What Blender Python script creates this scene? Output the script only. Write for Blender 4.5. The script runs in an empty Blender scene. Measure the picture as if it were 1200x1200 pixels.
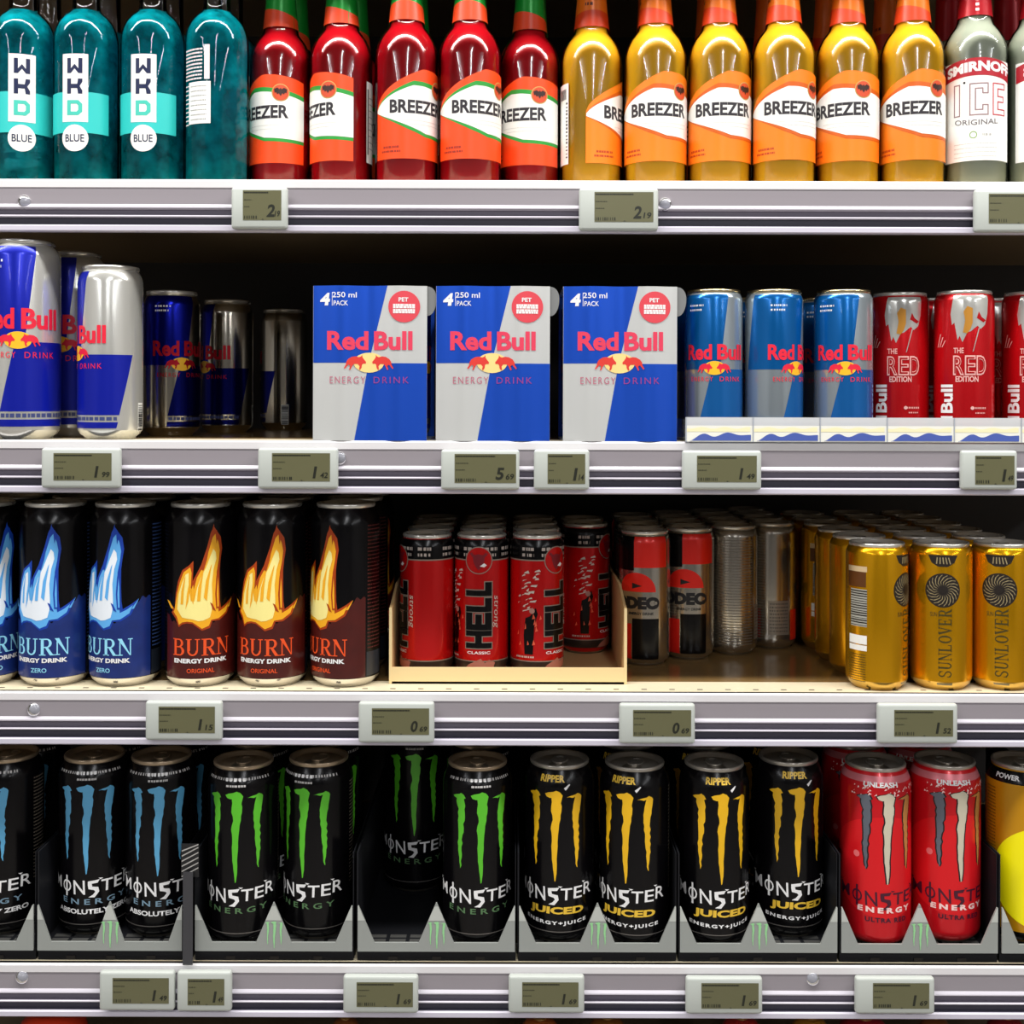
import bpy, bmesh, math, random
from mathutils import Vector, Matrix, geometry

# ------------------------------------------------------------------ camera, world, lights, exposure
FPX, DIST, EYE, HX, HY, ROLL = 1400.0, 1077.0, 1400.0, 600.0, 467.0, 0.0030   # px, mm, mm, px, px, rad
sc = bpy.context.scene
COL = sc.collection
cam_d = bpy.data.cameras.new('camera'); cam = bpy.data.objects.new('camera', cam_d); COL.objects.link(cam)
cam.location = (0, -DIST * .001, EYE * .001)
cam.rotation_euler = (math.radians(90), -ROLL, 0)
cam_d.sensor_fit = 'HORIZONTAL'; cam_d.sensor_width = 36.0; cam_d.lens = 36.0 * FPX / 1200.0
cam_d.shift_y = -(600.0 - HY) / 1200.0
cam_d.clip_start = 0.01
sc.camera = cam

sc.view_settings.view_transform = 'Standard'
sc.view_settings.look = 'None'
sc.view_settings.exposure = 0.0
sc.view_settings.gamma = 1.0
sc.view_settings.use_curve_mapping = False
sc.cycles.max_bounces = 10
sc.cycles.transparent_max_bounces = 24

w = bpy.data.worlds.new('store_air'); sc.world = w; w.use_nodes = True
w.node_tree.nodes['Background'].inputs[0].default_value = (0.92, 0.95, 1.0, 1)
w.node_tree.nodes['Background'].inputs[1].default_value = 0.03

def area(name, loc, sx, sy, power, col=(1, 1, 1), rot=(0, 0, 0)):
    d = bpy.data.lights.new(name, 'AREA'); d.shape = 'RECTANGLE'; d.size = sx; d.size_y = sy
    d.energy = power; d.color = col
    o = bpy.data.objects.new(name, d); COL.objects.link(o); o.location = loc; o.rotation_euler = rot
    return o
# ceiling tubes: one long run over the shelf front, then further runs across the shop
area('aisle_tube', (0, -0.50, 2.72), 4.2, 0.14, 80, (1.0, 0.97, 0.93), (math.radians(12), 0, 0))
for xx in (-2.3, 0.35, 2.6):
    area('ceiling_tube', (xx, -4.0, 2.85), 0.14, 4.2, 60, (0.96, 0.97, 1.0))

# ------------------------------------------------------------------ helpers
rnd = random.Random(11)
def lin(c):
    if isinstance(c, str): c = tuple(int(c[i:i + 2], 16) for i in (0, 2, 4))
    o = []
    for v in c:
        v = v / 255.0
        o.append(v / 12.92 if v <= .04045 else ((v + .055) / 1.055) ** 2.4)
    return (o[0], o[1], o[2], 1.0)

M = {}
def mat(name, col, rough=.4, metal=0.0, coat=0.0, spec=.5, noise=0.0, nscale=60.0, trans=0.0):
    if name in M: return M[name]
    m = bpy.data.materials.new(name); m.use_nodes = True
    nt = m.node_tree; b = nt.nodes['Principled BSDF']
    c = lin(col)
    b.inputs['Base Color'].default_value = c
    b.inputs['Roughness'].default_value = rough
    b.inputs['Metallic'].default_value = metal
    b.inputs['Coat Weight'].default_value = coat
    b.inputs['Coat Roughness'].default_value = .05
    b.inputs['Specular IOR Level'].default_value = spec
    if noise:
        tc = nt.nodes.new('ShaderNodeTexCoord'); n = nt.nodes.new('ShaderNodeTexNoise')
        n.inputs['Scale'].default_value = nscale; n.inputs['Detail'].default_value = 6
        r = nt.nodes.new('ShaderNodeValToRGB')
        r.color_ramp.elements[0].color = tuple(x * (1 - noise) for x in c[:3]) + (1,)
        r.color_ramp.elements[1].color = tuple(min(1, x * (1 + noise)) for x in c[:3]) + (1,)
        nt.links.new(tc.outputs['Object'], n.inputs['Vector'])
        nt.links.new(n.outputs['Fac'], r.inputs['Fac'])
        nt.links.new(r.outputs['Color'], b.inputs['Base Color'])
    M[name] = m
    return m

def glassy(name, tint, diff=None, dfac=0.0, rough=.02, ior=1.5):
    """clear plastic or glass: tinted see-through body under a fresnel gloss, optional cloudy part"""
    if name in M: return M[name]
    m = bpy.data.materials.new(name); m.use_nodes = True
    nt = m.node_tree; nt.nodes.clear()
    out = nt.nodes.new('ShaderNodeOutputMaterial')
    tr = nt.nodes.new('ShaderNodeBsdfTransparent'); tr.inputs[0].default_value = lin(tint)
    gl = nt.nodes.new('ShaderNodeBsdfGlossy'); gl.inputs['Roughness'].default_value = rough
    fr = nt.nodes.new('ShaderNodeFresnel'); fr.inputs[0].default_value = ior
    body = tr
    if diff:
        df = nt.nodes.new('ShaderNodeBsdfDiffuse'); df.inputs[0].default_value = lin(diff)
        mx = nt.nodes.new('ShaderNodeMixShader'); mx.inputs[0].default_value = dfac
        nt.links.new(tr.outputs[0], mx.inputs[1]); nt.links.new(df.outputs[0], mx.inputs[2]); body = mx
    m2 = nt.nodes.new('ShaderNodeMixShader')
    nt.links.new(fr.outputs[0], m2.inputs[0]); nt.links.new(body.outputs[0], m2.inputs[1]); nt.links.new(gl.outputs[0], m2.inputs[2])
    nt.links.new(m2.outputs[0], out.inputs[0])
    M[name] = m
    return m

_txt = {}
def glyphs(body, bold=0.0, space=1.0):
    k = (body, bold, space)
    if k in _txt: return _txt[k]
    cu = bpy.data.curves.new('lettering', 'FONT'); cu.body = body; cu.size = 1.0; cu.offset = bold
    cu.space_character = space; cu.resolution_u = 3; cu.fill_mode = 'FRONT'
    o = bpy.data.objects.new('lettering', cu); COL.objects.link(o)
    dg = bpy.context.evaluated_depsgraph_get(); dg.update()
    oe = o.evaluated_get(dg); me = oe.to_mesh(); me.calc_loop_triangles()
    pts = [(v.co.x, v.co.y) for v in me.vertices]; tris = [tuple(t.vertices) for t in me.loop_triangles]
    oe.to_mesh_clear(); bpy.data.objects.remove(o); bpy.data.curves.remove(cu)
    _txt[k] = (pts, tris)
    return _txt[k]

def clip(poly, lo, hi, ax):
    for side in (0, 1):
        out = []
        n = len(poly)
        for i in range(n):
            a, b = poly[i], poly[(i + 1) % n]
            da = a[ax] - lo if side == 0 else hi - a[ax]
            db = b[ax] - lo if side == 0 else hi - b[ax]
            if da >= 0: out.append(a)
            if (da > 0 and db < 0) or (da < 0 and db > 0):
                t = da / (da - db)
                out.append((a[0] + t * (b[0] - a[0]), a[1] + t * (b[1] - a[1])))
        poly = out
        if len(poly) < 3: return []
    return poly

class MB:
    """collects shapes (mm) and links them as ONE mesh object"""
    def __init__(s): s.v = []; s.f = []; s.m = []; s.s = []; s.mats = []
    def mi(s, m):
        if m not in s.mats: s.mats.append(m)
        return s.mats.index(m)
    def face(s, idx, m, smooth=False): s.f.append(tuple(idx)); s.m.append(s.mi(m)); s.s.append(smooth)
    def lathe(s, prof, m, seg=48, cx=0, cy=0, smooth=True):
        rings = []
        for r, z in prof:
            if r < 1e-6: s.v.append((cx, cy, z)); rings.append([len(s.v) - 1])
            else:
                i0 = len(s.v)
                for k in range(seg):
                    a = 2 * math.pi * k / seg
                    s.v.append((cx + r * math.sin(a), cy - r * math.cos(a), z))
                rings.append(list(range(i0, i0 + seg)))
        for j in range(len(rings) - 1):
            A, B = rings[j], rings[j + 1]
            for k in range(seg):
                k2 = (k + 1) % seg
                if len(A) == 1 and len(B) == 1: continue
                if len(A) == 1: s.face((A[0], B[k2], B[k]), m, smooth)
                elif len(B) == 1: s.face((A[k], A[k2], B[0]), m, smooth)
                else: s.face((A[k], A[k2], B[k2], B[k]), m, smooth)
        return s
    def box(s, x0, x1, y0, y1, z0, z1, m):
        i = len(s.v)
        s.v += [(x0, y0, z0), (x1, y0, z0), (x1, y1, z0), (x0, y1, z0), (x0, y0, z1), (x1, y0, z1), (x1, y1, z1), (x0, y1, z1)]
        for q in ((0, 3, 2, 1), (4, 5, 6, 7), (0, 1, 5, 4), (1, 2, 6, 5), (2, 3, 7, 6), (3, 0, 4, 7)):
            s.face([i + k for k in q], m)
        return s
    def rbox(s, x0, x1, y0, y1, z0, z1, r, m, seg=3):
        bm = bmesh.new()
        bmesh.ops.create_cube(bm, size=1, matrix=Matrix.Translation(((x0 + x1) / 2, (y0 + y1) / 2, (z0 + z1) / 2)) @ Matrix.Diagonal((x1 - x0, y1 - y0, z1 - z0, 1)))
        bmesh.ops.bevel(bm, geom=bm.edges[:], offset=r, segments=seg, affect='EDGES', profile=.5)
        bm.verts.index_update(); i = len(s.v)
        s.v += [tuple(v.co) for v in bm.verts]
        for f in bm.faces: s.face([i + v.index for v in f.verts], m, True)
        bm.free()
        return s
    def prism(s, pts, y0, y1, m):
        """polygon in x,z pulled along y"""
        n = len(pts); i = len(s.v)
        s.v += [(a, y0, b) for a, b in pts] + [(a, y1, b) for a, b in pts]
        tris = geometry.tessellate_polygon([[Vector((a, b, 0)) for a, b in pts]])
        ar = sum(pts[k][0] * pts[(k + 1) % n][1] - pts[(k + 1) % n][0] * pts[k][1] for k in range(n))
        for t in tris:
            a = sum(pts[t[k]][0] * pts[t[(k + 1) % 3]][1] - pts[t[(k + 1) % 3]][0] * pts[t[k]][1] for k in range(3))
            t = t if a > 0 else t[::-1]
            s.face([i + k for k in t], m); s.face([i + n + k for k in t[::-1]], m)
        for k in range(n):
            k2 = (k + 1) % n
            q = (i + k, i + n + k, i + n + k2, i + k2) if ar > 0 else (i + k2, i + n + k2, i + n + k, i + k)
            s.face(q, m)
        return s
    def extr_x(s, pts, x0, x1, mats):
        """profile in y,z pulled along x; one material per edge, ends closed"""
        n = len(pts); i = len(s.v)
        s.v += [(x0, a, b) for a, b in pts] + [(x1, a, b) for a, b in pts]
        for k in range(n):
            k2 = (k + 1) % n
            s.face((i + k, i + k2, i + n + k2, i + n + k), mats[k] if isinstance(mats, list) else mats)
        m0 = mats[0] if isinstance(mats, list) else mats
        for t in geometry.tessellate_polygon([[Vector((a, b, 0)) for a, b in pts]]):
            s.face([i + k for k in t], m0); s.face([i + n + k for k in t[::-1]], m0)
        return s
    # printing on a surface: surf(u, v, layer) -> (x, y, z)
    def tris(s, pts, tris, m, layer, surf, us=2.5, vs=None):
        vid = {}
        def vert(p):
            k = (round(p[0], 3), round(p[1], 3))
            if k not in vid: s.v.append(surf(p[0], p[1], layer)); vid[k] = len(s.v) - 1
            return vid[k]
        zs = getattr(surf, 'zs', None)
        for t in tris:
            poly = [pts[k] for k in t]
            a = sum(poly[k][0] * poly[(k + 1) % 3][1] - poly[(k + 1) % 3][0] * poly[k][1] for k in range(3))
            if abs(a) < 1e-7: continue
            if a < 0: poly = poly[::-1]
            parts = [poly]
            if zs:
                lo_, hi_ = min(p[1] for p in poly), max(p[1] for p in poly)
                br = [-1e4] + [z for z in zs if lo_ + .02 < z < hi_ - .02] + [1e4]
                if len(br) > 2: parts = [c for c in (clip(poly, a_, b_, 1) for a_, b_ in zip(br, br[1:])) if c]
            for ax, st in ((0, us),):
                if not st: continue
                nx = []
                for q in parts:
                    lo = math.floor(min(p[ax] for p in q) / st + 1e-6); hi = math.ceil(max(p[ax] for p in q) / st - 1e-6)
                    if hi - lo <= 1: nx.append(q); continue
                    for k in range(lo, hi):
                        c = clip(q, k * st, (k + 1) * st, ax)
                        if c: nx.append(c)
                parts = nx
            for q in parts:
                ids = []
                for p in q:
                    k = vert(p)
                    if k not in ids: ids.append(k)
                if len(ids) >= 3: s.face(ids, m, True)
        return s
    def poly(s, pts, m, layer, surf, holes=(), us=2.5, vs=None):
        loops = [pts] + list(holes)
        t = geometry.tessellate_polygon([[Vector((a, b, 0)) for a, b in l] for l in loops])
        return s.tris([p for l in loops for p in l], t, m, layer, surf, us, vs)
    def rect(s, u0, u1, v0, v1, m, layer, surf, vs=None):
        return s.poly([(u0, v0), (u1, v0), (u1, v1), (u0, v1)], m, layer, surf, vs=vs)
    def disc(s, u, v, r, m, layer, surf, r2=None, n=28, ry=None, vs=None):
        ry = ry or r
        o = [(u + r * math.cos(2 * math.pi * k / n), v + ry * math.sin(2 * math.pi * k / n)) for k in range(n)]
        h = []
        if r2: h = [[(u + r2 * math.cos(2 * math.pi * k / n), v + r2 * ry / r * math.sin(2 * math.pi * k / n)) for k in range(n)]]
        return s.poly(o, m, layer, surf, h, vs=vs)
    def text(s, body, u, v, wd, ht, m, layer, surf, rot=0, bold=0.0, shear=0.0, arch=0.0, space=1.0, vs=None):
        pts, t = glyphs(body, bold, space)
        x0 = min(p[0] for p in pts); x1 = max(p[0] for p in pts); y0 = min(p[1] for p in pts); y1 = max(p[1] for p in pts)
        o = []
        for x, y in pts:
            a = ((x - x0) / (x1 - x0) - .5) * wd; b = ((y - y0) / (y1 - y0) - .5) * ht
            a += shear * b; b += arch * (2 * a / wd) ** 2
            if rot == 90: a, b = -b, a
            elif rot == -90: a, b = b, -a
            o.append((u + a, v + b))
        return s.tris(o, t, m, layer, surf, vs=vs)
    def dashes(s, u0, u1, v, h, m, layer, surf, dens=.6, vs=None):
        """a line of print too small to read"""
        u = u0
        while u < u1:
            l = rnd.uniform(.5, 1.6) * h
            s.rect(u, min(u + l * dens * 1.2, u1), v - h / 2, v + h / 2, m, layer, surf, vs)
            u += l * 1.25
        return s
    def mesh(s, name):
        me = bpy.data.meshes.new(name)
        me.from_pydata([(a * .001, b * .001, c * .001) for a, b, c in s.v], [], s.f)
        for m in s.mats: me.materials.append(m)
        me.polygons.foreach_set('material_index', s.m); me.polygons.foreach_set('use_smooth', s.s)
        me.update()
        return me
    def build(s, name, parent=None, loc=(0, 0, 0)):
        o = bpy.data.objects.new(name, s.mesh(name)); COL.objects.link(o)
        o.location = tuple(c * .001 for c in loc)
        if parent: o.parent = parent
        return o

def tag(o, label, cat, group=None, kind=None):
    o['label'] = label; o['category'] = cat
    if group: o['group'] = group
    if kind: o['kind'] = kind
    return o
def empty(name, label='', cat='', group=None):
    o = bpy.data.objects.new(name, None); COL.objects.link(o); o.empty_display_size = .02
    return tag(o, label, cat, group)
def copy_tree(o, parent=None):
    c = o.copy(); COL.objects.link(c)
    if parent: c.parent = parent
    for ch in list(o.children): copy_tree(ch, c)
    return c
_used = set()
def place(proto, x, y, z, rz, label, group=None):
    o = copy_tree(proto) if proto.name in _used else proto
    _used.add(proto.name)
    o.location = (x * .001, y * .001, z * .001); o.rotation_euler = (0, 0, rz)
    o['label'] = label
    if group: o['group'] = group
    return o

def at(px, y):                      # world x (mm) of a photo column at depth y
    return (px - HX) * (DIST + y) / FPX
def zat(py, y, px=HX):              # world height (mm) of a photo row at depth y
    return EYE - (py - HY - ROLL * (px - HX)) * (DIST + y) / FPX
def face_turn(px, deg):             # turn so that the printed front shows `deg` right of the middle
    return math.radians(deg) + math.atan((HX - px) / FPX)
def cyl(R, prof=None):
    def f(u, v, layer):
        r = R
        if prof:
            r = prof[-1][0]
            for (r0, z0), (r1, z1) in zip(prof, prof[1:]):
                if z0 <= v <= z1 and z1 > z0: r = r0 + (r1 - r0) * (v - z0) / (z1 - z0); break
            else:
                if v < prof[0][1]: r = prof[0][0]
        r += .14 * layer; a = u / R
        return (r * math.sin(a), -r * math.cos(a), v)
    f.zs = sorted(set(z for _, z in prof)) if prof else None
    return f
def plane(y): return lambda u, v, layer: (u, y - .15 * layer, v)
D2 = math.pi / 180

# ------------------------------------------------------------------ materials
white_lip = mat('white_plastic', (226, 224, 226), .3)
rail_grey = mat('price_strip_plastic', (150, 144, 150), .3)
rail_dark = mat('rail_groove', (62, 60, 74), .5); rail_mid = mat('rail_upper_groove', (112, 106, 120), .5); lip_low = mat('rail_lower_lip', (206, 202, 216), .35)
rail_light = mat('rail_ridge', (206, 202, 212), .35)
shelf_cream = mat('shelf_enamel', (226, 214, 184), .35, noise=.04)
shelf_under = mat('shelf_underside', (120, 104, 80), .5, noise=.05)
shelf_shade = mat('shelf_shade_brown', (122, 96, 58), .22, noise=.08, nscale=25)  # shade of the shelf above, put into the colour as brown
back_dark = mat('back_panel', (34, 30, 28), .6, noise=.1)
slot_black = mat('slot_shadow', (40, 36, 32), .8)
tag_white = mat('tag_plastic', (190, 196, 190), .35)
lcd = mat('lcd_olive', (100, 99, 70), .35)
lcd_ink = mat('lcd_ink', (32, 34, 24), .4)
alu = mat('can_aluminium', (226, 224, 216), .24, .72)
alu_dark = mat('lid_aluminium', (150, 142, 130), .3, .85)
black_can = mat('black_can_paint', (7, 6, 8), .22, 0, .0, .28)
white_ink = mat('white_ink', (238, 238, 238), .4)
paper = mat('label_paper', (240, 240, 236), .4)
black_ink = mat('black_ink', (18, 16, 20), .4)
navy_ink = mat('navy_ink', (16, 28, 70), .4)
glass = glassy('bottle_glass', (253, 254, 254), ior=1.42)
clear_plastic = glassy('clear_plastic', (235, 238, 240), (235, 238, 240), .12)
card = mat('cardboard', (206, 172, 118), .75, noise=.05, nscale=90)
card_edge = mat('cardboard_edge', (228, 204, 152), .8)

# ------------------------------------------------------------------ room
def struct(o): o['kind'] = 'structure'; return o
struct(MB().box(-3500, 3500, -9000, 600, -60, 0, mat('floor_tile', (170, 164, 156), .25, noise=.04, nscale=3)).build('floor'))
struct(MB().box(-3500, 3500, -9000, 600, 3000, 3060, mat('ceiling_panel', (120, 118, 115), .8)).build('ceiling'))
struct(MB().box(-3500, 3500, -9060, -9000, 0, 3000, mat('far_wall', (150, 146, 142), .8)).build('wall_far'))
struct(MB().box(-3560, -3500, -9000, 600, 0, 3000, M['far_wall']).build('wall_left'))
struct(MB().box(3500, 3560, -9000, 600, 0, 3000, M['far_wall']).build('wall_right'))
DEPTH = 440
struct(MB().box(-1600, 1600, DEPTH + 2, DEPTH + 30, 100, 2300, back_dark).build('wall_back'))

# ------------------------------------------------------------------ shelves
SZ = {1: zat(211, 0), 2: zat(517, 0), 3: zat(812, 0), 4: zat(1131, 0)}
X0, X1 = -760, 760
def shelf(z, label, slots=False):
    t = empty('store_shelf', label, 'shelf', 'shelves of the drinks rack')
    t.location = (0, 0, z * .001)
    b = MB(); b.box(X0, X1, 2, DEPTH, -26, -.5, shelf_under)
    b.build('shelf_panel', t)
    b = MB(); b.box(X0, X1, 2, 44, -.5, 0, shelf_cream)
    if slots:
        x = X0 + 12
        while x < X1:
            b.poly([(x, 13), (x + 5, 13), (x + 5, 15.5), (x, 15.5)], slot_black, 1, lambda u, v, l: (u, v, .15), us=None); x += 25.5
    b.build('front_strip', t)
    MB().box(X0, X1, 44, DEPTH, -.5, 0, shelf_shade).build('shaded_top', t)  # same shelf top as the front strip, painted as if shaded
    b = MB()
    prof = [(6, 0), (1.5, 0), (0, -1.5), (0, -7.5), (.6, -8), (.7, -15), (.7, -22.6), (0, -23.5), (-1, -25), (-1, -26), (2.2, -27.4),
            (3, -28), (3, -32), (0, -32.6), (-.8, -33.2), (-.8, -34), (2.2, -34.8), (3, -35.2), (3, -40.5), (0, -41.4), (-1.5, -42.5), (-1.5, -46.5), (0, -47.6), (6, -47.6)]
    mm = []
    for k in range(len(prof)):
        a = prof[k][1]
        mm.append(white_lip if a > -7.6 else rail_grey if a > -22.5 else rail_light if a > -26.5 else rail_mid if a > -32.3 else
                  rail_light if a > -34.5 else rail_dark if a > -41 else lip_low)
    b.extr_x(prof[::-1], X0, X1, (mm[::-1][1:] + [white_lip]))
    b.build('price_rail', t)
    return t
shelf(SZ[1], 'white fronted top shelf carrying the row of glass bottles')
shelf(SZ[2], 'white fronted shelf carrying the blue and silver four-packs')
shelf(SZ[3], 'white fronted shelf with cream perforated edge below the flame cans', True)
shelf(SZ[4], 'white fronted lowest full shelf under the grey can trays')
sh5 = zat(1131, 0) - 250
t = empty('store_shelf', 'dark bottom shelf whose goods just peek into the photo', 'shelf', 'shelves of the drinks rack')
MB().box(X0, X1, -2, DEPTH, sh5 - 26, sh5, shelf_under).build('shelf_panel', t)
t = empty('store_shelf', 'shelf above the bottles, out of the top of the photo', 'shelf', 'shelves of the drinks rack')
MB().box(X0, X1, 0, DEPTH, SZ[1] + 262, SZ[1] + 300, shelf_under).build('shelf_panel', t)

# round clear clips on the price rails
for (px, py, lb) in ((27, 236, 'round clear clip on the top rail below the teal bottles'), (779, 239, 'round clear clip beside the middle tag of the top rail'),
                     (398, 537, 'round clear clip right of the tag under the dark recessed cans'), (40, 832, 'round clear clip on the rail below the blue flame cans'),
                     (27, 1146, 'round clear clip on the lowest rail at the far left'), (955, 1148, 'round clear clip between the two right tags of the lowest rail')):
    b = MB().lathe([(0, 4), (3, 3.6), (5.6, 2), (6.6, 0), (6.6, -1), (0, -1)], glassy('clip_plastic', (214, 216, 224), (190, 192, 202), .5), 24)
    o = b.build('rail_clip', None, (at(px, 0), 1.5, zat(py, 0, px)))
    o.rotation_euler = (math.radians(90), 0, 0)
    tag(o, lb, 'clip', 'round clips on the price rails')

# ------------------------------------------------------------------ electronic price tags
def price_tag(x0, x1, y0, y1, dx0, dx1, dy0, dy1, big, small, label):
    dpt = -9.0
    X = [at(p, dpt) for p in (x0, x1, dx0, dx1)]; c = (x0 + x1) / 2
    Z = [zat(p, dpt, c) for p in (y1, y0, dy1, dy0)]
    cx = (X[0] + X[1]) / 2; cz = Z[0]
    t = empty('price_tag', label, 'price tag', 'electronic price tags')
    t.location = (cx * .001, 0, cz * .001)
    MB().rbox(X[0] - cx, X[1] - cx, dpt, -1.7, 0, Z[1] - cz, 2.6, tag_white).build('case', t)
    b = MB(); s = plane(dpt - .1)
    a0, a1, b0, b1 = X[2] - cx, X[3] - cx, Z[2] - cz, Z[3] - cz
    b.rect(a0, a1, b0, b1, lcd, 1, s)
    W, H = a1 - a0, b1 - b0
    bh = H * .42; k = min(1.0, W / 45)
    b.text(big, a0 + W * .74, b0 + H * .32, bh * (.22 if big == '1' else .62), bh, lcd_ink, 2, s, bold=.03, shear=.16)
    b.text(small, a0 + W * .9, b0 + H * .22, W * .13, bh * .48, lcd_ink, 2, s, bold=.02, shear=.16)
    b.dashes(a0 + 1, a0 + W * .66, b1 - 2.0, 1.1, lcd_ink, 2, s, .9)
    b.dashes(a0 + 1, a0 + W * .22, b1 - H * .32, .8, lcd_ink, 2, s)
    b.dashes(a0 + 1, a0 + W * .17, b1 - H * .55, .8, lcd_ink, 2, s)
    u = a0 + 1.2
    while u < a0 + W * .34:
        b.rect(u, u + rnd.uniform(.4, 1.1), b0 + 1.2, b0 + 4.0, lcd_ink, 2, s); u += rnd.uniform(1.3, 2.4)
    b.rect(a0 + W * .5, a0 + W * .5 + 1.2, b0 + .3, b0 + 1.1, lcd_ink, 2, s)
    b.build('display', t)
TAGS = [
 (270, 336, 219, 268, 284, 329, 223, 258, '2', '19', 'grey price tag on the top rail under the first red bottle'),
 (678, 771, 220, 270, 696, 765, 225, 260, '2', '19', 'grey price tag on the top rail under the first orange bottles'),
 (1142, 1236, 222, 272, 1158, 1226, 227, 262, '2', '19', 'grey price tag cut by the right edge on the top rail'),
 (48, 141, 525, 572, 63, 131, 531, 563, '1', '99', 'grey price tag under the tall blue and silver cans'),
 (302, 396, 525, 573, 319, 387, 531, 564, '1', '42', 'grey price tag left of the first four-pack'),
 (517, 609, 527, 574, 533, 605, 532, 566, '5', '69', 'grey price tag showing 5 under the middle four-pack'),
 (626, 691, 527, 574, 642, 686, 532, 567, '1', '14', 'narrow grey price tag between the middle and right four-packs'),
 (800, 893, 528, 574, 817, 887, 534, 565, '1', '49', 'grey price tag under the turquoise blue cans'),
 (1127, 1193, 528, 574, 1143, 1189, 534, 568, '1', '49', 'narrow grey price tag under the red cans at the right edge'),
 (171, 261, 822, 868, 187, 253, 828, 859, '1', '15', 'grey price tag under the first orange flame can'),
 (421, 510, 823, 871, 437, 504, 830, 861, '0', '69', 'grey price tag showing 0 at the left corner of the cardboard tray'),
 (727, 816, 825, 872, 743, 811, 832, 863, '0', '69', 'grey price tag showing 0 at the right corner of the cardboard tray'),
 (1030, 1124, 825, 872, 1049, 1118, 832, 863, '1', '52', 'grey price tag under the golden cans'),
 (118, 206, 1139, 1185, 134, 200, 1146, 1176, '1', '49', 'grey price tag on the lowest rail left of the metal divider'),
 (209, 273, 1139, 1186, 222, 265, 1147, 1178, '1', '49', 'narrow grey price tag touching another on the lowest rail'),
 (404, 492, 1144, 1188, 420, 486, 1151, 1180, '1', '69', 'grey price tag under the empty lane of the lowest shelf'),
 (598, 687, 1144, 1188, 614, 680, 1151, 1180, '1', '69', 'grey price tag under the first black and yellow claw can'),
 (806, 896, 1146, 1189, 824, 891, 1152, 1182, '1', '69', 'grey price tag under the third black and yellow claw can'),
 (1005, 1098, 1146, 1189, 1025, 1091, 1152, 1182, '1', '69', 'grey price tag under the red claw cans'),
]
for a in TAGS: price_tag(*a)

# ------------------------------------------------------------------ bottles on the top shelf
def lerp_poly(f0, f1, u0, u1, n=14):
    up = [(u0 + (u1 - u0) * k / n, f1((u0 + (u1 - u0) * k / n))) for k in range(n + 1)]
    dn = [(u0 + (u1 - u0) * k / n, f0((u0 + (u1 - u0) * k / n))) for k in range(n + 1)]
    return dn + up[::-1]

def bottle(name, prof, liquid_mat, level, cap_mat, caps=None, dim=1.5):
    t = empty(name, '', 'bottle')
    MB().lathe([(0, .3)] + prof + [(prof[-1][0] - 2, prof[-1][1])], glass, 48).build('glass', t)
    lp = [(max(r - dim, .5), max(z, 3)) for r, z in prof if z < level]
    rl = lp[-1][0]
    for (r0, z0), (r1, z1) in zip(prof, prof[1:]):
        if z0 <= level <= z1 and z1 > z0: rl = r0 + (r1 - r0) * (level - z0) / (z1 - z0) - dim
    lp = [(0, 3)] + lp + [(rl, level), (0, level)]
    MB().lathe(lp, liquid_mat, 48).build('liquid', t)
    top = prof[-1]
    cb = MB(); rr = top[0] + 1.6
    cb.lathe([(rr, top[1] - 7), (rr + .4, top[1] - 6), (rr, top[1]), (rr - 1.5, top[1] + 1.6), (0, top[1] + 1.8)], cap_mat, 32)
    cb.build('cap', t)
    return t

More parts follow.
